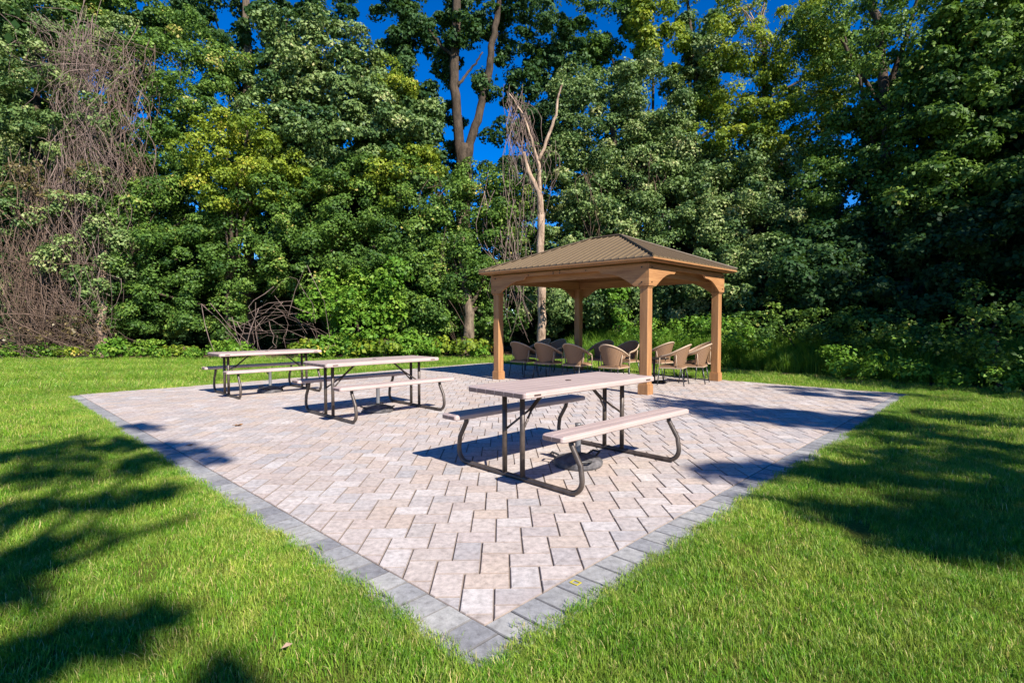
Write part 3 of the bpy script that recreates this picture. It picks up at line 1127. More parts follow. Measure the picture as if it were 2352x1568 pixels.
C0 = make_chair()
chairs = [
    (1203, 12.7, 50, 'leftmost wicker chair of the front row, beside the left gazebo post'),
    (1259, 12.15, 50, 'second wicker chair of the front row under the gazebo, counting from the left post'),
    (1326, 11.6, 48, 'third wicker chair of the front row under the gazebo, back to the viewer'),
    (1411, 11.0, 50, 'wicker chair of the front row closest to the front gazebo post'),
    (1236, 14.2, 215, 'shaded wicker chair glimpsed between the first two chairs of the front row'),
    (1272, 13.9, 222, 'shaded wicker chair in the rear row behind the second front row chair'),
    (1380, 13.1, 228, 'shaded wicker chair in the rear row between the third and fourth front row chairs'),
    (1437, 12.6, 226, 'shaded wicker chair in the rear row nearest the front gazebo post'),
    (1514, 12.3, 128, 'wicker chair partly hidden behind the front gazebo post on its right side'),
    (1546, 10.95, 150, 'brown wicker chair with pale frame just right of the front gazebo post'),
    (1594, 11.3, 150, 'brown wicker chair second from the right gazebo post, its near side lit'),
    (1606, 12.1, 196, 'wicker chair half hidden behind the pair, closest to the right gazebo post'),
]
first = True
for px_, yy_, yw, lab in chairs:
    o = C0 if first else copy_tree(C0)
    first = False
    o.location = ((px_ - 1176) / F_PX * yy_, yy_, 0.002)
    o.rotation_euler = (0, 0, R(yw))
    o.scale = (0.93, 0.93, 0.94)
    tag(o, lab, 'chair', 'wicker armchairs under the gazebo')
# small round table with a ring base
rt = empty('round_table', puv(8.75, 4.05))
rt.location.z = 0.002
tag(rt, 'small dark round table with ring base among the chairs', 'table')
MB().lathe([(0.24, 0.0), (0.25, 0.012), (0.24, 0.025), (0.21, 0.025), (0.20, 0.012)], 24).build('ring_base', M['black'], rt)
MB().lathe([(0.03, 0.0), (0.03, 0.50)], 12).build('stem', M['black'], rt)
MB().lathe([(0.30, 0.50), (0.31, 0.51), (0.30, 0.52)], 24).build('table_top', M['black'], rt)
mb = MB()
for k in range(3):
    a_ = k * 2.094
    mb.tube([(0, 0, 0.012), (0.225 * math.cos(a_), 0.225 * math.sin(a_), 0.012)], 0.011, 6)
mb.build('spokes', M['black'], rt)


# ------------------------------------------------------------------ trees
def L_(px, py, rx, ry, Y, deep=1.0):
    """a crown lobe seen at px, py with half sizes rx, ry (picture pixels) at depth Y"""
    c = at(px, py, Y)
    k = Y / F_PX
    rr = (rx * k, max(rx, ry) * k * deep * 0.8, ry * k)
    return ((c.x, c.y + rr[1] * 0.3, c.z), rr)


def gpt(px, Y):
    p_ = at(px, 784, Y)
    return Vector((p_.x, Y, -0.02))


def trunk(name, pts, r0, r1, mat, parent, n=9, wob=0.04, seed=0, sub=6, flare=False):
    rg = random.Random(seed)
    P = [Vector(p_) for p_ in pts]
    out, rads = [], []
    tot = (len(P) - 1) * sub
    for i in range(len(P) - 1):
        for k in range(sub):
            f = k / sub
            q = P[i].lerp(P[i + 1], f)
            out.append(q + Vector((rg.gauss(0, wob), rg.gauss(0, wob), 0)) * (0 if i == 0 and k == 0 else 1))
    out.append(P[-1])
    for i in range(len(out)):
        f = i / tot
        rads.append((r0 + (r1 - r0) * f) * (1 + rg.uniform(-.05, .07)) * ((1.45 if i == 0 else 1.15 if i == 1 else 1) if flare else 1))
    return MB().tube(out, rads, n).build(name, mat, parent, True)


def tree(name, base, lobes, mat, label, cat='tree', group=None, leaf=0.092, dens=1.0, per=255, clump=0.465, stems=(), tr=0.22, tmat='bark_dark', seed=1, cam_bias=True, extra=None, droop=0.55, radii=None):
    root = empty(name, base)
    rng = np.random.default_rng(seed)
    inv = Vector(base)
    V, T = crown_quads(lobes, rng, leaf, dens, per, clump, cam_bias, droop)
    V = V - np.array(inv)
    crown = link('crown', quad_mesh('crown', V, T), M[mat], root)
    if not stems and tr > 0:
        top = max(lobes, key=lambda q: q[0][2])[0]
        stems = [[(base[0], base[1], base[2]), ((base[0] * .6 + top[0] * .4), (base[1] + top[1]) / 2, top[2] * 0.5), top]]
    tk = None
    for i, st in enumerate(stems):
        ra, rb_ = radii[i] if radii else (tr * (1 if i == 0 else .5), tr * (0.4 if i == 0 else 0.15))
        tk2 = trunk('trunk' if i == 0 else 'limb', [Vector(q) - inv for q in st], ra, rb_, M[tmat], root, seed=seed + i, wob=0.03, flare=i == 0)
    rg = random.Random(seed)
    if tr > 0.1 and not extra:
        for c, r in rg.sample(lobes, min(4, len(lobes))):   # limbs into the lobes
            st = Vector(stems[0][-1]) * 0.5 + Vector(stems[0][0]) * 0.5 - inv
            trunk('limb', [st, (st + Vector(c) - inv) / 2 + Vector((0, 0, 0.4)), Vector(c) - inv], tr * 0.4, 0.03, M['bark_dark'], root, n=6, seed=seed + 9, sub=3)
    tag(root, label, cat, group)
    return root


G = 'trees and shrubs along the edge of the wood'
tree('ivy_covered_tree', gpt(70, 20.6), [L_(60, 60, 130, 70, 22), L_(60, 225, 120, 80, 20.8), L_(150, 300, 60, 60, 20.6), L_(10, 330, 60, 70, 20.5), L_(20, 470, 60, 60, 20.3), L_(240, 420, 60, 45, 20.0), L_(20, 620, 50, 50, 20), L_(230, 640, 60, 30, 19.4), L_(250, 110, 70, 70, 22), L_(60, 150, 70, 50, 19.6), L_(90, 290, 70, 50, 19.3), L_(170, 470, 40, 40, 19.2), L_(100, 600, 50, 60, 20.4), L_(150, 700, 60, 60, 20.4), L_(20, 740, 50, 50, 20.3), L_(230, 260, 40, 40, 19.4), L_(60, 480, 40, 30, 19.1), L_(150, 590, 36, 30, 19.0), L_(250, 540, 40, 40, 19.3)],
     'leaf_blue', 'vine-smothered tree at the far left edge, dull green patches between brown vines', seed=11, dens=0.9)
tree('broadleaf_tree', gpt(420, 21.0), [L_(400, 120, 120, 70, 21.6), L_(430, 220, 110, 90, 21.2), L_(370, 320, 90, 80, 21), L_(310, 480, 90, 70, 20.6), L_(430, 480, 110, 90, 20.6), L_(390, 590, 120, 80, 20.3), L_(330, 700, 90, 60, 20.2), L_(460, 700, 90, 60, 20.1), L_(450, 350, 90, 80, 21)],
     'leaf_green', 'dark green tree with layered boughs, second mass from the left', seed=12, stems=[[gpt(232, 19.6), at(233, 720, 19.6), at(240, 560, 20.2)], [at(240, 560, 20.2), at(350, 300, 21), at(300, 60, 21.5)]], tr=0.20, tmat='bark_pale')
tree('maple_tree', gpt(560, 20.3), [L_(560, 290, 90, 40, 20.2), L_(510, 350, 90, 50, 20.0), L_(590, 400, 80, 60, 20.1), L_(500, 430, 60, 50, 20)],
     'leaf_yellow', 'small maple with yellow-green upper leaves, left of the tall vine-covered mass', seed=13, tr=0.12, stems=[[gpt(523, 20.2), at(523, 640, 20.2), at(535, 460, 20.2)], [at(535, 460, 20.2), at(560, 380, 20.2), at(570, 300, 20.2)]])
tree('kudzu_covered_tree', gpt(780, 21.5), [L_(680, 110, 80, 60, 21.8), L_(770, 120, 70, 60, 21.6), L_(740, 200, 110, 90, 21.4), L_(830, 240, 100, 90, 21.4), L_(650, 260, 80, 100, 21.2), L_(760, 330, 130, 90, 21), L_(890, 330, 100, 80, 21), L_(960, 290, 60, 60, 21.2)],
     'leaf_blue', 'tall rounded mass of grey-green vines left of the centre', seed=14, leaf=0.125, tr=0.25)
tree('vine_covered_thicket', gpt(760, 20.4), [L_(640, 490, 110, 90, 20.6), L_(790, 470, 120, 90, 20.4), L_(920, 430, 90, 80, 20.6), L_(560, 590, 80, 70, 20.3), L_(700, 590, 110, 80, 20.2), L_(830, 580, 90, 60, 20.4), L_(940, 540, 70, 60, 20.4)],
     'leaf_green', 'broad green thicket below the tall grey-green vine mass', seed=15, tr=0.16)
tree('yellow_green_sapling', gpt(980, 21.2), [L_(880, 190, 60, 50, 21.4), L_(940, 370, 60, 40, 20.6), L_(860, 430, 50, 60, 20.3), L_(700, 410, 70, 30, 20.5)],
     'leaf_yellow', 'yellow-green leaf sprays over the right shoulder of the tall vine mass', 'sapling', seed=16, tr=0.05)
tree('bright_shrub', gpt(830, 19.5), [L_(760, 700, 80, 45, 19.6), L_(850, 690, 80, 40, 19.4), L_(920, 650, 70, 40, 19.6), L_(800, 650, 60, 30, 19.7), L_(840, 740, 70, 40, 19.3)],
     'leaf_bright', 'bright green leafy shrub behind the middle picnic table', 'shrub', leaf=0.125, seed=17, tr=0.06, clump=0.42, per=80)
tree('understorey_shrub', gpt(1000, 19.9), [L_(970, 620, 70, 60, 20), L_(1010, 700, 50, 80, 19.9), L_(950, 730, 60, 50, 19.8), L_(1060, 600, 60, 40, 19.9)],
     'leaf_green', 'green shrub left of the ivy-wrapped trunk beside the gazebo', 'shrub', seed=18, tr=0.06)
tree('ivy_covered_stump_tree', gpt(1075, 19.6), [L_(1070, 640, 50, 40, 19.6), L_(1040, 610, 50, 30, 19.6), L_(1120, 560, 60, 70, 20.1), L_(1100, 480, 70, 70, 20.4), L_(1160, 480, 50, 70, 20.2), L_(1110, 410, 50, 50, 20.6), L_(1050, 500, 50, 60, 20.1), L_(1015, 520, 50, 60, 20.3), L_(1150, 620, 40, 60, 20.2), L_(1180, 700, 50, 60, 20.4), L_(1120, 740, 40, 40, 20.4), L_(1030, 750, 36, 36, 20.4)],
     'leaf_green', 'low tree with thick pale trunk just left of the gazebo', seed=19, stems=[[gpt(1076, 19.5), at(1078, 720, 19.5), at(1066, 620, 19.6)], [at(1066, 620, 19.6), at(1060, 500, 20.2), at(1090, 420, 20.5)]], tr=0.24, tmat='bark_brown')
tree('ivy_covered_tree', gpt(1440, 21.3), [L_(1330, 230, 60, 70, 21.8), L_(1410, 210, 90, 70, 21.6), L_(1500, 230, 90, 80, 21.4), L_(1390, 330, 100, 80, 21.2), L_(1540, 300, 80, 80, 21.2), L_(1470, 400, 110, 80, 21), L_(1590, 370, 60, 80, 21), L_(1275, 420, 55, 80, 21.2), L_(1300, 330, 50, 80, 21.6)],
     'leaf_blue', 'tall vine-covered tree right behind the gazebo roof', seed=20, tr=0.26)
tree('vine_covered_thicket', gpt(1430, 20.2), [L_(1330, 450, 60, 70, 20.6), L_(1430, 500, 90, 70, 20.5), L_(1540, 480, 90, 70, 20.4), L_(1290, 560, 50, 60, 20.4), L_(1350, 690, 90, 70, 20), L_(1450, 690, 80, 70, 20), L_(1560, 690, 80, 70, 19.8), L_(1610, 580, 90, 80, 19.6), L_(1400, 600, 90, 60, 20.2), L_(1240, 680, 60, 80, 20.4)],
     'leaf_blue', 'dense vine thicket seen behind and through the gazebo', seed=21, tr=0.14)
tree('yellow_green_vine', gpt(1430, 19.2), [L_(1420, 700, 18, 50, 19.2), L_(1440, 750, 22, 40, 19.1), L_(1400, 650, 14, 25, 19.2)],
     'leaf_bright', 'strand of yellow-green climbing leaves seen through the gazebo', 'vine', leaf=0.09, seed=22, tr=0.02, clump=0.25, per=50)
tree('maple_tree', gpt(1760, 20.6), [L_(1770, 90, 110, 80, 20.8), L_(1840, 190, 90, 90, 20.4), L_(1700, 200, 90, 90, 20.8), L_(1800, 300, 100, 80, 20.2), L_(1880, 280, 50, 90, 20), L_(1720, 330, 80, 80, 20.3)],
     'leaf_yellow', 'tall yellow-green maple right of the gazebo roof, lit by the sun', seed=23, tr=0.24, dens=0.95)
tree('vine_covered_tree', gpt(1700, 19.2), [L_(1690, 430, 80, 70, 19.8), L_(1790, 430, 80, 70, 19.6), L_(1680, 530, 90, 70, 19.3), L_(1770, 520, 80, 70, 18.8), L_(1700, 620, 90, 60, 18), L_(1660, 700, 70, 60, 17), L_(1790, 620, 80, 60, 17.4)],
     'leaf_blue', 'grey-green vine mass immediately right of the gazebo', seed=24, tr=0.18)
tree('leaning_maple', gpt(2040, 18.4), [L_(1950, 60, 80, 60, 19), L_(1960, 330, 80, 60, 18.6), L_(2060, 250, 80, 50, 18.2), L_(2010, 430, 80, 60, 18), L_(1930, 500, 60, 60, 18), L_(2120, 60, 90, 60, 18.4), L_(2140, 170, 60, 50, 18), L_(1930, 190, 30, 60, 19), L_(2040, 150, 50, 50, 17.2), L_(2060, 20, 60, 40, 17.2), L_(1990, 250, 40, 40, 18), L_(1900, 420, 60, 50, 17.6)],
     'leaf_green', 'tree with a dark upright trunk and forked top right of the tall maple', seed=25, dens=0.9, stems=[[gpt(2042, 17), at(2040, 560, 17), at(2036, 260, 17.6), at(2020, 60, 18.8), at(1980, -60, 19)], [at(2036, 220, 18.6), at(2070, 120, 18.4), at(2120, -40, 18)], [at(2036, 260, 18.6), at(1980, 180, 18.8), at(1930, 90, 19)]], tr=0.19, radii=[(0.17, 0.12), (0.10, 0.05), (0.08, 0.04)])
tree('dark_broadleaf_tree', gpt(2220, 15.5), [L_(2180, 180, 90, 80, 16), L_(2290, 100, 100, 90, 15.4), L_(2270, 240, 110, 90, 15.2), L_(2180, 320, 100, 80, 15.8), L_(2320, 370, 90, 90, 14.6), L_(2210, 440, 120, 80, 15.2), L_(2100, 400, 80, 70, 16.4), L_(2260, 30, 90, 60, 15.8)],
     'leaf_green', 'big shaded tree filling the upper right corner', seed=26, tr=0.3, leaf=0.12)
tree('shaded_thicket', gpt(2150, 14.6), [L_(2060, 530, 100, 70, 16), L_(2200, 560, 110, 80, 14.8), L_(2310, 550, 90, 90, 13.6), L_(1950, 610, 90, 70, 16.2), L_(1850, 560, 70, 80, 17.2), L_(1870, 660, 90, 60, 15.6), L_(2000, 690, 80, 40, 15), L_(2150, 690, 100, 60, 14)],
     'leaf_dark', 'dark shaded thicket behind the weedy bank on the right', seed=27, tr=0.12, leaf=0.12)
tree('broadleaf_shrub', gpt(2300, 10.2), [L_(2300, 700, 60, 40, 10.6), L_(2330, 780, 80, 70, 9.8), L_(2240, 790, 60, 50, 10.8), L_(2150, 790, 60, 40, 11.6), L_(2350, 860, 60, 50, 9.3)],
     'leaf_green', 'leafy shrub at the right edge, a few sunlit leaves on top', 'shrub', leaf=0.075, clump=0.3, per=60, seed=28, tr=0.04)
tree('bank_shrub', gpt(1860, 14.0), [L_(1800, 750, 70, 35, 14.6), L_(1900, 755, 70, 40, 13.8), L_(2000, 765, 80, 40, 13), L_(1720, 750, 50, 40, 15), L_(2080, 780, 60, 40, 12.2)],
     'leaf_green', 'low leafy growth with pale tips on the bank right of the gazebo', 'shrub', leaf=0.08, clump=0.3, per=60, dens=1.3, seed=29, tr=0.03)

tree('weedy_bush', gpt(1640, 14.6), [L_(1580, 760, 40, 26, 15.6), L_(1640, 752, 50, 28, 15.0), L_(1700, 775, 50, 26, 14.2), L_(1500, 765, 40, 20, 17)],
     'leaf_bright', 'bright leafy weeds just right of and behind the gazebo', 'shrub', leaf=0.075, clump=0.26, per=60, seed=38, tr=0.02)
tree('shaded_bush', gpt(2000, 12.4), [L_(1960, 835, 70, 34, 12.2), L_(2080, 850, 80, 40, 11.4), L_(2170, 870, 70, 36, 10.6), L_(2260, 880, 70, 40, 9.8)],
     'leaf_bright', 'long low bush in shade along the lawn edge at the right', 'shrub', leaf=0.075, clump=0.26, per=60, seed=39, tr=0.02)
# tall canopy behind: upper edge of the picture, with sky showing through
tree('canopy_tree', gpt(570, 24), [L_(480, 20, 80, 50, 24), L_(600, 40, 60, 60, 24), L_(560, 160, 70, 40, 24), L_(510, 200, 40, 60, 24.5), L_(640, 150, 40, 60, 24), L_(380, 20, 90, 50, 24.5), L_(660, 20, 60, 50, 23), L_(760, 20, 70, 40, 23)],
     'leaf_dark', 'tall tree with a straight trunk against the sky, left of the vine mass', seed=31, dens=0.6, stems=[[gpt(570, 24), at(572, 250, 24), at(566, 0, 24), at(560, -120, 24)]], tr=0.24, leaf=0.15, tmat='bark_brown')
tree('canopy_tree', gpt(180, 24), [L_(120, -10, 130, 50, 24), L_(270, 30, 90, 60, 24), L_(380, 60, 40, 40, 24), L_(20, 90, 60, 60, 24.5), L_(-30, 250, 60, 120, 24.5), L_(220, 180, 90, 90, 22.6), L_(160, 60, 80, 60, 23)],
     'leaf_green', 'tall tree showing above the brown vine tangle at the upper left', seed=32, dens=0.9, tr=0.2, leaf=0.13)
tree('twin_trunk_tree', gpt(1072, 23.5), [L_(900, 60, 70, 70, 24), L_(980, 20, 70, 50, 24), L_(960, 150, 60, 50, 24.2), L_(970, 240, 50, 60, 24.4), L_(1130, 10, 80, 50, 24), L_(1230, 30, 80, 60, 23.8), L_(1180, 100, 40, 40, 23.8), L_(1280, 110, 60, 60, 24), L_(1230, 200, 60, 60, 24.2), L_(1320, 180, 50, 70, 24), L_(1190, 330, 60, 60, 24), L_(1060, 60, 30, 40, 23.2), L_(1120, 190, 16, 30, 23.6), L_(1260, 330, 60, 70, 24.4), L_(1010, 360, 50, 40, 24.4), L_(900, 150, 50, 50, 24), L_(1000, 300, 36, 60, 24.4), L_(1150, 370, 26, 40, 24), L_(1200, 440, 60, 80, 22), L_(1205, 255, 40, 50, 24), L_(1020, 130, 26, 50, 24.6), L_(1180, 520, 50, 60, 21.5), L_(1000, 70, 40, 50, 24.3), L_(930, 230, 40, 60, 24.3), L_(1190, 180, 36, 50, 24.4), L_(1170, 420, 40, 40, 23), L_(1030, 250, 24, 40, 24.6), L_(1250, 270, 40, 50, 24.4), L_(1110, 60, 24, 30, 24.2), L_(1015, 420, 40, 40, 23.5)],
     'leaf_dark', 'tall tree with two forking dark trunks against the blue sky at the centre', seed=33, dens=0.6, leaf=0.14,
     stems=[[gpt(1066, 23.5), at(1068, 420, 23.5), at(1066, 330, 23.5)], [at(1062, 400, 23.5), at(1055, 320, 23.5), at(1044, 200, 23.5), at(1050, 60, 23.5), at(1052, -120, 23.5)], [at(1070, 400, 23.5), at(1080, 330, 23.5), at(1104, 250, 23.5), at(1128, 140, 23.5), at(1140, 50, 23.5), at(1165, -90, 23.5)],
            [at(1050, 140, 23.5), at(1010, 100, 23.6), at(980, 60, 24)], [at(1052, 200, 23.5), at(1082, 160, 23.5), at(1110, 120, 23.4)]], tr=0.42, extra=True, radii=[(0.33, 0.29), (0.25, 0.15), (0.21, 0.11), (0.08, 0.03), (0.07, 0.03)])
tree('canopy_tree', gpt(1440, 24.5), [L_(1400, 60, 90, 70, 24.5), L_(1420, 170, 60, 60, 24.4), L_(1640, 60, 60, 60, 24.5), L_(1480, 20, 60, 40, 24.5), L_(1620, 190, 40, 60, 24), L_(1890, 60, 60, 60, 24), L_(1950, 130, 50, 60, 24)],
     'leaf_green', 'tall canopy tree behind the gazebo at the top of the picture', seed=34, dens=0.75, leaf=0.13, tr=0.28)
tree('hanging_vine_crown', gpt(1510, 22.6), [L_(1500, 60, 40, 60, 22.6), L_(1525, 110, 36, 60, 22.6), L_(1490, 130, 30, 30, 22.6)],
     'leaf_yellow', 'yellow-green hanging crown at the top, above the gazebo', seed=35, leaf=0.13, tr=0.1, dens=0.9)
tree('ivy_covered_pole_tree', gpt(1590, 22.8), [L_(1590, 60, 26, 50, 22.8), L_(1610, 130, 24, 50, 22.8), L_(1580, 200, 40, 40, 22.6), L_(1640, 140, 20, 30, 22.6)],
     'leaf_blue', 'slim grey-green ivy column at the top, left of the tall maple', seed=36, leaf=0.13, tr=0.12, stems=[[gpt(1590, 22.8), at(1600, 200, 22.8), at(1575, -40, 22.8)]])

# deep wood: copies of three plain trees behind the front row
protos = []
for j in range(3):
    rg = random.Random(60 + j)
    lob = [((rg.uniform(-2.2, 2.2), rg.uniform(-1.5, 1.5), z), (rg.uniform(1.6, 2.4), rg.uniform(1.6, 2.2), rg.uniform(1.2, 1.8))) for z in (0.9, 1.8, 2.8, 4.0, 5.2, 6.4, 7.6, 8.6) for _ in (0, 1)]
    V, T = crown_quads(lob, np.random.default_rng(50 + j), 0.22, 0.45, 80, 0.7, False)
    protos.append((quad_mesh('crown', V, T), lob))
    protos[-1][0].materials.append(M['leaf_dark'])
tkme = MB().tube([(0, 0, -0.1), (0.1, 0, 3), (-0.1, 0.1, 8)], [0.28, 0.2, 0.08], 8).mesh('trunk', True)
tkme.materials.append(M['bark_dark'])
rg = random.Random(5)
low = [(-19 + 2.9 * i + rg.uniform(-.5, .5), 24.2 + rg.uniform(-.7, .7), rg.uniform(0.40, 0.50)) for i in range(14)] + [(-34 + 6 * i, 42, 0.62) for i in range(13)]
xs = [(-24 + 4.4 * i + rg.uniform(-1, 1), 27.5 + rg.uniform(-1.5, 1.5), rg.uniform(0.85, 1.0)) for i in range(12)] + [(-30 + 5.2 * i + rg.uniform(-1, 1), 34 + rg.uniform(-2, 2), rg.uniform(0.95, 1.15)) for i in range(13)] \
    + [(22, 22, 1.2), (20, 17, 1.3), (25, 15, 1.3), (17.5, 21, 1.1), (-25, 22, 1.2), (-23, 25, 1.3)]
xs = low + xs
for i, (x, y, s) in enumerate(xs):
    sx = 1176 + F_PX * x / y
    if i < len(low):
        sx = -1; s /= 1.15
    if 880 < sx < 1330:
        s *= 0.74
    elif 380 < sx < 640 or 1900 < sx < 2150:
        s *= 0.85
    else:
        s *= 1.15
    root = empty('woodland_tree', (x, y, 0), rg.uniform(0, 6.28))
    root.scale = (s, s, s)
    link('crown', protos[i % 3][0], None, root)
    link('trunk', tkme, None, root)
    tag(root, 'dark woodland tree deep behind the front row of trees', 'tree', 'woodland trees behind the front row')


# ------------------------------------------------------------------ dead trees, trunks, vines
snag = empty('dead_tree', gpt(1244, 19.2))
b0 = snag.location.copy()
Y = 19.2
def rel(px, py, y=Y):
    return at(px, py, y) - b0
trunk('trunk', [Vector((0, 0, 0)), rel(1243, 640), rel(1243, 490)], 0.16, 0.125, M['bark_pale'], snag, seed=3, wob=0.02)
trunk('limb', [rel(1243, 494), rel(1238, 440), rel(1214, 395), rel(1204, 350)], 0.13, 0.05, M['bark_pale'], snag, seed=4, wob=0.01, sub=4)
trunk('limb', [rel(1240, 450), rel(1238, 380), rel(1222, 320), rel(1205, 270), rel(1170, 215)], 0.075, 0.02, M['bark_pale'], snag, seed=5, wob=0.015, sub=4)
trunk('limb', [rel(1238, 370), rel(1262, 310), rel(1278, 265), rel(1281, 225), rel(1292, 196)], 0.065, 0.03, M['bark_pale'], snag, seed=6, wob=0.015, sub=4)
hm = MB().tube([Vector((0, -0.02, 0)), Vector((0, -0.02, 0.5))], [0.03, 0.035], 8)
trunk('hollow', [rel(1242, 720) + Vector((0, -.135, 0)), rel(1243, 700) + Vector((0, -.14, 0)), rel(1242, 670) + Vector((0, -.135, 0))], 0.03, 0.012, M['bark_dark'], snag, seed=6, wob=0.0, sub=3)
tag(snag, 'pale dead tree snag with a fork, standing behind the left of the gazebo', 'tree')


def walk(rg, a, b, n, wob, sag=0.0):
    a, b = Vector(a), Vector(b)
    pts = []
    o1 = Vector((rg.gauss(0, 1), rg.gauss(0, .5), rg.gauss(0, 1))) * wob * 2
    d = Vector((0, 0, 0))
    for i in range(n + 1):
        f = i / n
        d += Vector((rg.gauss(0, 1), rg.gauss(0, .6), rg.gauss(0, .7))) * wob * 0.45
        env = math.sin(math.pi * f)
        pts.append(a.lerp(b, f) + (o1 * env + d * env * 0.8) - Vector((0, 0, sag * env)))
    return pts


def tangle(name, base, strands, mat, label, cat='vine tangle', group='tangles of dead brown vines', seed=0, r=(0.008, 0.022), wob=0.25, thin=0.6):
    rg = random.Random(seed)
    base = Vector(base)
    mb = MB()
    for (ax, ay, ya), (bx, by, yb), jx, jy, cnt in strands:
        for _ in range(max(1, int(cnt * thin))):
            a_ = at(ax + rg.uniform(-jx, jx), ay + rg.uniform(-jy, jy), ya + rg.uniform(-.5, .5))
            b_ = at(bx + rg.uniform(-jx, jx), by + rg.uniform(-jy, jy), yb + rg.uniform(-.5, .5))
            a_.z = max(a_.z, 0.0); b_.z = max(b_.z, 0.0)
            pts = [q - base for q in walk(rg, a_, b_, max(6, int((a_ - b_).length / 0.35)), wob)]
            for q in pts:
                q.z = max(q.z, 0.0 - base.z + 0.01)
            rr = rg.uniform(*r) * (1.5 if rg.random() < 0.12 else 1)
            mb.tube(pts, [rr * (1 - 0.6 * i / len(pts)) for i in range(len(pts))], 3, False)
    o = mb.build(name, mat, None, True, loc=base)
    tag(o, label, cat, group)
    return o


tangle('dead_vine_tangle', gpt(195, 19.6), [((190, 60, 20), (195, 780, 19.4), 45, 70, 30), ((140, 90, 20.0), (210, 420, 19.4), 80, 60, 50), ((250, 120, 19.8), (200, 420, 19.4), 70, 60, 40), ((170, 330, 19.5), (190, 650, 19.3), 50, 80, 70), ((120, 110, 19.8), (280, 170, 19.7), 90, 80, 70), ((120, 90, 19.8), (160, 200, 19.7), 120, 70, 60), ((200, 350, 19.4), (190, 420, 19.3), 90, 120, 70), ((180, 600, 19.3), (180, 700, 19.2), 80, 90, 60)],
       M['vine_grey'], 'tall column of tangled brown vines hanging from the top at the far left', seed=1, r=(0.005, 0.013), wob=0.34, thin=0.75)
tangle('dead_vine_tangle', gpt(90, 19.3), [((40, 400, 19.6), (70, 790, 19.2), 50, 80, 40), ((110, 470, 19.5), (120, 800, 19.1), 40, 60, 50), ((10, 540, 19.4), (40, 800, 19.1), 40, 60, 36), ((80, 640, 19.3), (110, 700, 19.2), 120, 110, 60)],
       M['vine_brown'], 'brown hanging vine curtain at the left edge of the picture', seed=2, r=(0.006, 0.016), wob=0.3, thin=1.0)
tangle('dead_vine_tangle', gpt(320, 19.8), [((290, 220, 20.2), (335, 420, 19.9), 40, 40, 30), ((320, 130, 20.3), (250, 330, 20), 40, 40, 26), ((270, 380, 19.9), (300, 620, 19.8), 40, 40, 20)],
       M['vine_brown'], 'thin brown vines draped over the dark green tree at the left', seed=3)
tangle('bramble_tangle', gpt(100, 19.0), [((0, 700, 19.3), (230, 760, 19.1), 50, 60, 70), ((20, 600, 19.4), (200, 800, 19.0), 60, 30, 50), ((0, 780, 19), (260, 800, 18.9), 60, 24, 80), ((60, 560, 19.5), (90, 800, 19.1), 70, 20, 40)],
       M['vine_brown'], 'knee-high bramble tangle on the ground at the far left of the wood edge', 'brambles', seed=4, r=(0.006, 0.015), wob=0.4, thin=0.5)
tangle('bramble_tangle', gpt(620, 19.0), [((560, 740, 19.2), (690, 790, 18.9), 50, 30, 40), ((640, 700, 19.1), (720, 770, 18.9), 40, 30, 26), ((500, 720, 19.2), (560, 800, 19), 40, 30, 22)],
       M['vine_grey'], 'bare twiggy brambles behind the farthest picnic table', 'brambles', seed=5, r=(0.006, 0.015), wob=0.4, thin=0.3)
tree('withered_leaves', gpt(110, 19.2), [L_(110, 440, 60, 40, 19.2), L_(60, 400, 40, 50, 19.3), L_(190, 400, 30, 30, 19.1), L_(160, 760, 70, 30, 19.2), L_(60, 780, 60, 20, 19.0)],
     'leaf_brown', 'patch of withered brown leaves among the vines at the far left', 'leaves', seed=51, dens=0.45, leaf=0.09, per=40, clump=0.3, tr=0)
tangle('dead_vine_tangle', gpt(1200, 19.4), [((1180, 220, 19.6), (1200, 420, 19.3), 22, 30, 40), ((1200, 260, 19.4), (1205, 560, 19.3), 24, 40, 34), ((1240, 330, 19.3), (1230, 420, 19.3), 40, 30, 16), ((1170, 500, 19.5), (1190, 740, 19.4), 40, 50, 36), ((1140, 420, 19.7), (1160, 600, 19.5), 30, 30, 16)],
       M['vine_grey'], 'grey dead vines hanging beside the pale dead snag', seed=6, r=(0.007, 0.017), wob=0.16)
tangle('dead_vine_tangle', gpt(1360, 19.9), [((1350, 400, 20), (1365, 560, 19.9), 12, 20, 18), ((1490, 370, 20.2), (1500, 430, 20.1), 22, 20, 18), ((1040, 560, 19.6), (1060, 760, 19.5), 24, 40, 16), ((1000, 430, 20), (1010, 480, 19.9), 20, 30, 12)],
       M['vine_brown'], 'wisps of brown vine on the thicket behind the gazebo roof', seed=7, r=(0.007, 0.018), wob=0.16)
tangle('fallen_branch', gpt(660, 19.0), [((632, 655, 19.0), (606, 760, 18.9), 4, 6, 1), ((618, 735, 19.0), (632, 800, 18.9), 4, 4, 1), ((545, 745, 19), (640, 700, 18.9), 8, 8, 2), ((585, 700, 19), (615, 800, 18.8), 12, 8, 2)],
       M['vine_grey'], 'curved pale bare branches rising from the brambles behind the farthest table', 'branch', 'bare branches', seed=18, r=(0.012, 0.02), wob=0.22, thin=1)
tangle('bare_branch', gpt(270, 21.0), [((318, 58, 20.6), (255, 160, 20.6), 1, 1, 1), ((1720, 20, 20.2), (1760, 100, 20.1), 16, 10, 5), ((1750, 10, 20.2), (1745, 110, 20.1), 10, 10, 3)],
       M['bark_pale'], 'thin pale bare branches sticking out of the tree tops', 'branch', 'bare branches', seed=9, r=(0.018, 0.03), wob=0.04, thin=1)

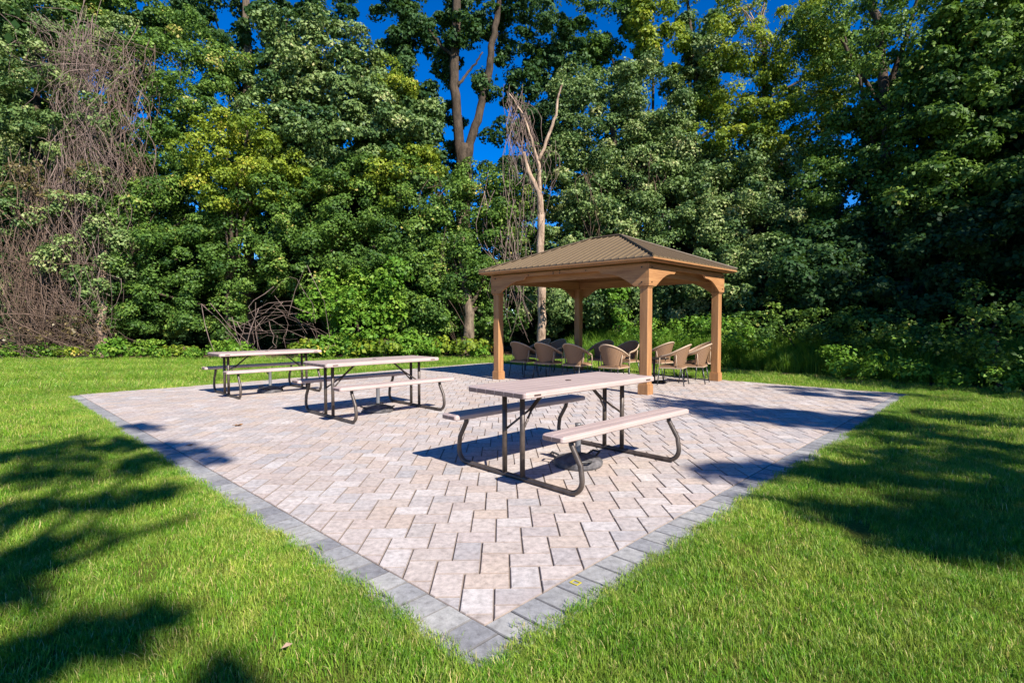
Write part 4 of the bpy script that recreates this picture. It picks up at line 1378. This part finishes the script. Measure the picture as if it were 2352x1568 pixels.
# low bright plants along the edge of the wood
spots = [(40, 'at the far left end of the wood edge'), (78, 'at the far left, in front of the brown brambles'), (128, 'below the hanging brown vine curtain'), (160, 'at the foot of the tall vine column'),
         (285, 'just right of the pale trunk at the left'), (330, 'in the gap right of the pale left trunk'), (375, 'below the dark green layered tree'), (418, 'left of the farthest picnic table'),
         (455, 'close beside the left end of the farthest picnic table'), (505, 'behind the left end of the farthest table top'), (548, 'behind the left half of the farthest table top'), (700, 'behind the right end of the farthest table top'),
         (745, 'directly above the right end of the farthest table'), (790, 'behind the middle picnic table, furthest left'), (832, 'tallest tuft behind the middle picnic table'), (874, 'behind the centre of the middle table top'),
         (915, 'behind the right half of the middle table top'), (957, 'behind the right end of the middle table top'), (1000, 'just right of the middle picnic table'), (1052, 'left foot of the thick trunk beside the gazebo'),
         (1104, 'between the thick trunk and the left gazebo post'), (1400, 'seen low through the gazebo, left of its front post'), (1480, 'touching the left edge of the front gazebo post, far behind'),
         (1520, 'right of the front gazebo post, behind the chairs'), (1562, 'behind the chairs in the right opening of the gazebo'), (1604, 'behind the right gazebo post')]
small = []
for j in range(4):
    rg_ = np.random.default_rng(90 + j)
    lob = [((rg_.uniform(-.25, .25), rg_.uniform(-.2, .2), rg_.uniform(.12, .40)), (rg_.uniform(.25, .4), .25, rg_.uniform(.12, .25))) for _ in range(4)]
    V, T = crown_quads(lob, rg_, 0.085, 1.0, 22, 0.16, False)
    me = quad_mesh('foliage', V, T)
    me.materials.append(M['leaf_bright'] if j < 3 else M['leaf_yellow'])
    st = MB()
    for _ in range(5):
        x, y = rg_.uniform(-.2, .2), rg_.uniform(-.15, .15)
        st.tube([(x * .5, y * .5, -0.02), (x, y, 0.2), (x * 1.3, y * 1.3, 0.42)], 0.006, 3, False)
    sm = st.mesh('stem')
    sm.materials.append(M['vine_brown'])
    small.append((me, sm))
rg = random.Random(77)
for i, (px, where) in enumerate(spots):
    Yd = 18.9 + rg.uniform(-.2, .3)
    p_ = gpt(px, Yd)
    s = rg.uniform(0.7, 1.4) * (1.25 if px > 680 else 1.0)
    root = empty('bright_plant', p_, rg.uniform(0, 6.28))
    root.scale = (s, s, s)
    link('foliage', small[i % 4][0], None, root)
    link('stem', small[i % 4][1], None, root)
    tag(root, 'low bright green plant ' + where, 'plant', 'low bright plants along the wood edge')

# distant utility pole glimpsed above the gazebo
up = empty('utility_pole', gpt(1537, 21.0))
b1 = up.location
MB().tube([(0, 0, 0), at(1537, 480, 21.0) - b1], 0.05, 8).build('pole', M['wire'], up)
q = at(1537, 497, 21.0) - b1
MB().box(q.x - 0.42, q.x + 0.42, q.y - .08, q.y - .02, q.z - 0.03, q.z + 0.03).build('crossarm', M['wire'], up)
tag(up, 'thin grey pole with a crossarm between the trees above the gazebo roof', 'pole')

# ------------------------------------------------------------------ trees outside the picture that shade lawn and wood
def shade(px, py, h, r):
    """where a leafy bough at height h must hang to shade the ground seen at px, py"""
    g_ = ground(px, py)
    k = h / math.tan(SUN_EL)
    return ((g_.x + SUN_H.x * k, g_.y + SUN_H.y * k, h), r)


def shade_line(a, b, n, h, r):
    out = []
    for i in range(n):
        f = i / max(1, n - 1)
        ga, gb = ground(*a), ground(*b)
        g_ = ga.lerp(gb, f)
        hh = h + 0.5 * math.sin(i * 2.3)
        k = hh / math.tan(SUN_EL)
        out.append(((g_.x + SUN_H.x * k, g_.y + SUN_H.y * k, hh), r))
    return out


sl_ = []
sl_ += shade_line((-60, 1050), (230, 1035), 6, 9, (0.325, 0.253, 0.208))
sl_ += shade_line((150, 1015), (370, 1030), 5, 9, (0.250, 0.161, 0.156))
sl_ += shade_line((-40, 1105), (250, 1075), 5, 9.5, (0.275, 0.161, 0.182))
sl_ += shade_line((300, 1075), (390, 1055), 3, 9.0, (0.125, 0.092, 0.104))
sl_ += shade_line((-60, 1195), (150, 1150), 4, 9, (0.150, 0.092, 0.130))
sl_ += shade_line((200, 1160), (380, 1130), 4, 9, (0.062, 0.034, 0.052))
sl_ += shade_line((-80, 1320), (190, 1240), 5, 8.5, (0.100, 0.057, 0.078))
sl_ += shade_line((410, 1022), (490, 1055), 3, 8.8, (0.062, 0.057, 0.065))
sl_ += shade_line((320, 978), (350, 982), 2, 8.8, (0.075, 0.069, 0.065))
sl_ += shade_line((-60, 1540), (330, 1440), 6, 8.5, (0.088, 0.052, 0.065))
sl_ += shade_line((-60, 1380), (40, 1370), 2, 8.5, (0.075, 0.057, 0.065))
sl_ += shade_line((515, 1560), (530, 1545), 1, 8.5, (0.050, 0.034, 0.039))
tree('shade_tree', (3.2, -8.5, 0), sl_, 'leaf_green', 'tree behind the camera whose boughs shade the left lawn', seed=41, leaf=0.13, per=9, clump=0.15, dens=0.50, cam_bias=False, tr=0.22,
     stems=[[(3.2, -8.5, 0), (3.0, -8.0, 5), (2.4, -6.5, 8.5)], [(3.0, -8.0, 5), (0.5, -4.5, 8.6), (-1.5, -1.5, 9)], [(3.0, -8.0, 5), (4.0, -6.5, 8.4), (4.6, -5.6, 8.6)]])
sr = []
sr += shade_line((1620, 938), (2100, 985), 9, 8.0, (0.50, 0.50, 0.27))
sr += shade_line((1700, 955), (1960, 975), 4, 8.3, (0.36, 0.41, 0.23))
sr += shade_line((1560, 925), (1640, 935), 2, 8.0, (0.20, 0.23, 0.14))
sr += shade_line((1800, 893), (2130, 915), 6, 8.5, (0.27, 0.27, 0.18))
sr += shade_line((1850, 905), (1960, 915), 3, 8.5, (0.14, 0.18, 0.09))
sr += shade_line((1660, 1080), (1900, 1090), 6, 7.6, (0.08, 0.09, 0.06))
sr += shade_line((1900, 1080), (2352, 1110), 7, 7.6, (0.19, 0.21, 0.12))
sr += shade_line((2060, 1010), (2400, 1040), 5, 7.8, (0.34, 0.31, 0.19))
sr += shade_line((2140, 950), (2500, 990), 5, 8.2, (0.46, 0.37, 0.19))
sr += shade_line((1990, 1050), (2300, 1060), 5, 7.8, (0.20, 0.19, 0.12))
sr += shade_line((1960, 1190), (2400, 1215), 7, 7.6, (0.11, 0.11, 0.07))
sr += shade_line((2150, 1150), (2450, 1160), 5, 7.6, (0.16, 0.17, 0.12))
sr += shade_line((2080, 1235), (2400, 1270), 5, 7.6, (0.08, 0.09, 0.06))
sr += shade_line((2300, 1080), (2600, 1190), 5, 7.6, (0.25, 0.25, 0.12))
tree('shade_tree', (11.5, -3.5, 0), sr, 'leaf_green', 'tree outside the picture on the right whose boughs shade the right lawn', seed=42, leaf=0.14, per=15, clump=0.24, dens=0.9, cam_bias=False, tr=0.26,
     stems=[[(11.5, -3.5, 0), (11.3, -3.0, 4.5), (10.8, -2, 8)], [(11.3, -3.0, 4.5), (9.2, 0, 7.6), (8.8, 1.0, 8)], [(11.3, -3.0, 4.5), (8.2, -4, 7), (7.6, -4.2, 7.6)]])
rg = random.Random(9)
for i, (x, y, h, rr) in enumerate([(17.6, 7.0, 10.5, 2.5), (21.0, 10.5, 13.5, 3.0), (16.0, 3.4, 11, 2.4), (23, 6.5, 15, 3.4), (21.5, 1.0, 14, 3.2), (14.4, 9.0, 7.5, 1.9)]):
    lob = [((x + rg.uniform(-1.1, 1.1), y + rg.uniform(-1.1, 1.1), z), (rr * rg.uniform(.8, 1.1), rr * rg.uniform(.8, 1.1), rr * 0.6)) for z in np.arange(1.6, h - 1.0, 1.5)]
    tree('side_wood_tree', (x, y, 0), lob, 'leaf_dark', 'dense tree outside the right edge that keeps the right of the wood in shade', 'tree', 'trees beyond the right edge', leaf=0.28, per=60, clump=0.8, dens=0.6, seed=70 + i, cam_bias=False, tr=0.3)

# ------------------------------------------------------------------ grass
src = bpy.data.collections.new('grass_tufts')          # not linked to the scene: only scattered by the lawn


def tuft(name, rng, n, spread, h, w, mat, lean=0.5):
    P = np.zeros((n, 3))
    a_ = rng.uniform(0, 2 * np.pi, n)
    rr = spread * np.sqrt(rng.random(n))
    P[:, 0], P[:, 1] = rr * np.cos(a_), rr * np.sin(a_)
    H = h * rng.uniform(0.55, 1.25, n)
    la = rng.uniform(0, 2 * np.pi, n)
    ln = np.abs(rng.normal(0, lean, n))
    d = np.stack([np.cos(la) * np.sin(ln), np.sin(la) * np.sin(ln), np.cos(ln)], 1)
    sd = np.stack([-np.sin(la + rng.normal(0, .8, n)), np.cos(la), np.zeros(n)], 1)
    sd = norm(sd) * w * rng.uniform(0.7, 1.3, n)[:, None]
    mid = P + d * (H * 0.55)[:, None]
    tip = mid + (d + np.stack([np.cos(la), np.sin(la), -0.25 * np.ones(n)], 1) * 0.45) * (H * 0.5)[:, None]
    P[:, 2] -= 0.02
    q1 = np.stack([P - sd, P + sd, mid + sd * .8, mid - sd * .8], 1)
    q2 = np.stack([mid - sd * .8, mid + sd * .8, tip + sd * .12, tip - sd * .12], 1)
    tint = np.clip(rng.beta(2.2, 2.6, n), 0, 1)
    tint[rng.random(n) < 0.10] = rng.uniform(0.88, 1.0)
    me = quad_mesh(name, np.concatenate([q1, q2]), np.concatenate([tint, tint]))
    me.materials.append(mat)
    o = bpy.data.objects.new(name, me)
    return o


def scatter(name, cloud, rot, scl, idx, coll, mat):
    me = bpy.data.meshes.new(name)
    me.vertices.add(len(cloud))
    me.vertices.foreach_set('co', cloud.astype(np.float32).ravel())
    a1 = me.attributes.new('rot', 'FLOAT_VECTOR', 'POINT'); a1.data.foreach_set('vector', rot.astype(np.float32).ravel())
    a2 = me.attributes.new('scl', 'FLOAT', 'POINT'); a2.data.foreach_set('value', scl.astype(np.float32))
    a3 = me.attributes.new('pick', 'INT', 'POINT'); a3.data.foreach_set('value', idx.astype(np.int32))
    me.materials.append(mat)
    o = bpy.data.objects.new(name, me)
    COL.objects.link(o)
    ng = bpy.data.node_groups.new(name + '_scatter', 'GeometryNodeTree')
    ng.interface.new_socket('Geometry', in_out='INPUT', socket_type='NodeSocketGeometry')
    ng.interface.new_socket('Geometry', in_out='OUTPUT', socket_type='NodeSocketGeometry')
    gi, go = ng.nodes.new('NodeGroupInput'), ng.nodes.new('NodeGroupOutput')
    iop = ng.nodes.new('GeometryNodeInstanceOnPoints')
    ci = ng.nodes.new('GeometryNodeCollectionInfo')
    ci.inputs['Collection'].default_value = coll
    ci.inputs['Separate Children'].default_value = True
    ci.inputs['Reset Children'].default_value = True
    def na(nm, dt):
        x = ng.nodes.new('GeometryNodeInputNamedAttribute')
        x.data_type = dt
        x.inputs['Name'].default_value = nm
        return x.outputs['Attribute']
    ng.links.new(gi.outputs[0], iop.inputs['Points'])
    ng.links.new(ci.outputs[0], iop.inputs['Instance'])
    iop.inputs['Pick Instance'].default_value = True
    ng.links.new(na('pick', 'INT'), iop.inputs['Instance Index'])
    ng.links.new(na('rot', 'FLOAT_VECTOR'), iop.inputs['Rotation'])
    ng.links.new(na('scl', 'FLOAT'), iop.inputs['Scale'])
    ng.links.new(iop.outputs[0], go.inputs[0])
    md = o.modifiers.new('scatter', 'NODES')
    md.node_group = ng
    return o


rng = np.random.default_rng(21)
for j in range(6):
    src.objects.link(tuft('tuft_%02d' % j, rng, 140, 0.10, 0.031, 0.0013, M['grass'], 0.62))


def lawn_points(n_per_m2, y0, y1, rng, near_edge=None):
    A = (2 * (y1 * 1.05 + 3)) * (y1 - y0)
    n = int(A * n_per_m2)
    w = y1 * 1.05 + 3
    x = rng.uniform(-w, w, n); y = rng.uniform(y0, y1, n)
    ok = np.abs(x) < y * 1.05 + 1.8
    u = (x - N0.x) * U.x + (y - N0.y) * U.y
    v = (x - N0.x) * Vv.x + (y - N0.y) * Vv.y
    # ragged edge over the border course
    e = 0.022 * np.sin(u * 9) + 0.02 * np.sin(v * 13 + 1) + rng.normal(0, 0.014, n)
    inside = (u > -BW - 0.012 + e) & (v > -BW - 0.012 + e) & (u < LU - 0.02 + e) & (v < LV - 0.02 + e)
    ex_, ey_ = np.array([p_[0] for p_ in edge]), np.array([p_[1] for p_ in edge])
    lim = np.interp(x, ex_, ey_) + rng.normal(0, 0.15, n)
    ok &= ~inside & (y < lim)
    return x[ok], y[ok]


X, Yy, SC = [], [], []
for dens, y0, y1, s in ((210, 1.2, 3.6, 1.0), (120, 3.6, 6.0, 1.15), (48, 6.0, 10.0, 1.5), (24, 10.0, 20.2, 2.0)):
    x, y = lawn_points(dens, y0, y1, rng)
    X.append(x); Yy.append(y); SC.append(np.full(len(x), s) * rng.uniform(.75, 1.25, len(x)))
X, Yy, SC = map(np.concatenate, (X, Yy, SC))
# thicker fringe where the mower misses, along the patio edges
for side in range(4):
    nn = 2400 if side < 2 else 900
    al = rng.uniform(-BW - 0.1, (LU if side % 2 == 0 else LV) + 0.1, nn)
    ac = rng.normal(-BW - 0.06, 0.028, nn) if side < 2 else rng.normal((LV if side == 2 else LU) + 0.03, 0.03, nn)
    uu, vv = (al, ac) if side in (0, 2) else (ac, al)
    X = np.append(X, N0.x + U.x * uu + Vv.x * vv)
    Yy = np.append(Yy, N0.y + U.y * uu + Vv.y * vv)
    SC = np.append(SC, rng.uniform(0.8, 1.35, nn))
# bare worn spots
for px, py, r_ in ((1930, 1205, 0.16), (1960, 1015, 0.25), (1900, 1060, 0.2), (1255, 1010, 0)):
    g_ = ground(px, py)
    dd = (X - g_.x) ** 2 + ((Yy - g_.y) * 0.8) ** 2
    k = (dd > r_ * r_) | (rng.random(len(X)) < 0.25)
    X, Yy, SC = X[k], Yy[k], SC[k]
n = len(X)
rot = np.stack([rng.normal(0, .12, n), rng.normal(0, .12, n), rng.uniform(0, 6.28, n)], 1)
# mower stripes at the far left: neighbouring passes lean opposite ways
far = (Yy > 9.5) & (X < 0)
band = np.sin((Yy + 0.18 * X + 0.012 * X * X) * 2 * np.pi / 2.2) > 0
rot[:, 0] += np.where(far, np.where(band, 0.42, -0.42), 0)
rot[:, 2] = np.where(far, rng.uniform(-0.5, 0.5, n), rot[:, 2])
go = scatter('lawn_grass', np.stack([X, Yy, np.full(n, -0.018)], 1), rot, SC, rng.integers(0, 6, n), src, M['grass'])
tag(go, 'mown green lawn grass around the patio', 'grass', kind='stuff')
print('lawn tufts', n)

src2 = bpy.data.collections.new('weed_tufts')
t = NT('tall_weed')
for j in range(4):
    src2.objects.link(tuft('weed_%02d' % j, rng, 44, 0.16, 0.55, 0.007, M['leaf_bright'], 0.32))
# tall weeds on the bank
path = [(1.6, 19.6), (3.6, 17.4), (5.4, 15.0), (7.6, 12.2), (9.4, 9.6), (11.5, 7.0)]
n = 2600
f = rng.random(n) * (len(path) - 1)
i0 = np.minimum(f.astype(int), len(path) - 2)
fr = (f - i0)[:, None]
pp = np.array(path)
P2 = pp[i0] * (1 - fr) + pp[i0 + 1] * fr
off = rng.random(n) ** 0.8 * 2.6 + 0.25
P2 = P2 + np.array([0.72, 0.69]) * off[:, None] + rng.normal(0, .12, (n, 2))
sc = rng.uniform(.7, 1.35, n) * np.clip(0.6 + off * 0.45, .6, 1.35) * np.where(P2[:, 0] < 6, 1.0, 0.95)
rot = np.stack([rng.normal(0, .15, n), rng.normal(0, .15, n), rng.uniform(0, 6.28, n)], 1)
wo_ = scatter('tall_weeds', np.column_stack([P2, np.full(n, -0.015)]), rot, sc, rng.integers(0, 4, n), src2, M['leaf_bright'])
tag(wo_, 'tall green weeds on the bank right of the gazebo', 'weeds', kind='stuff')
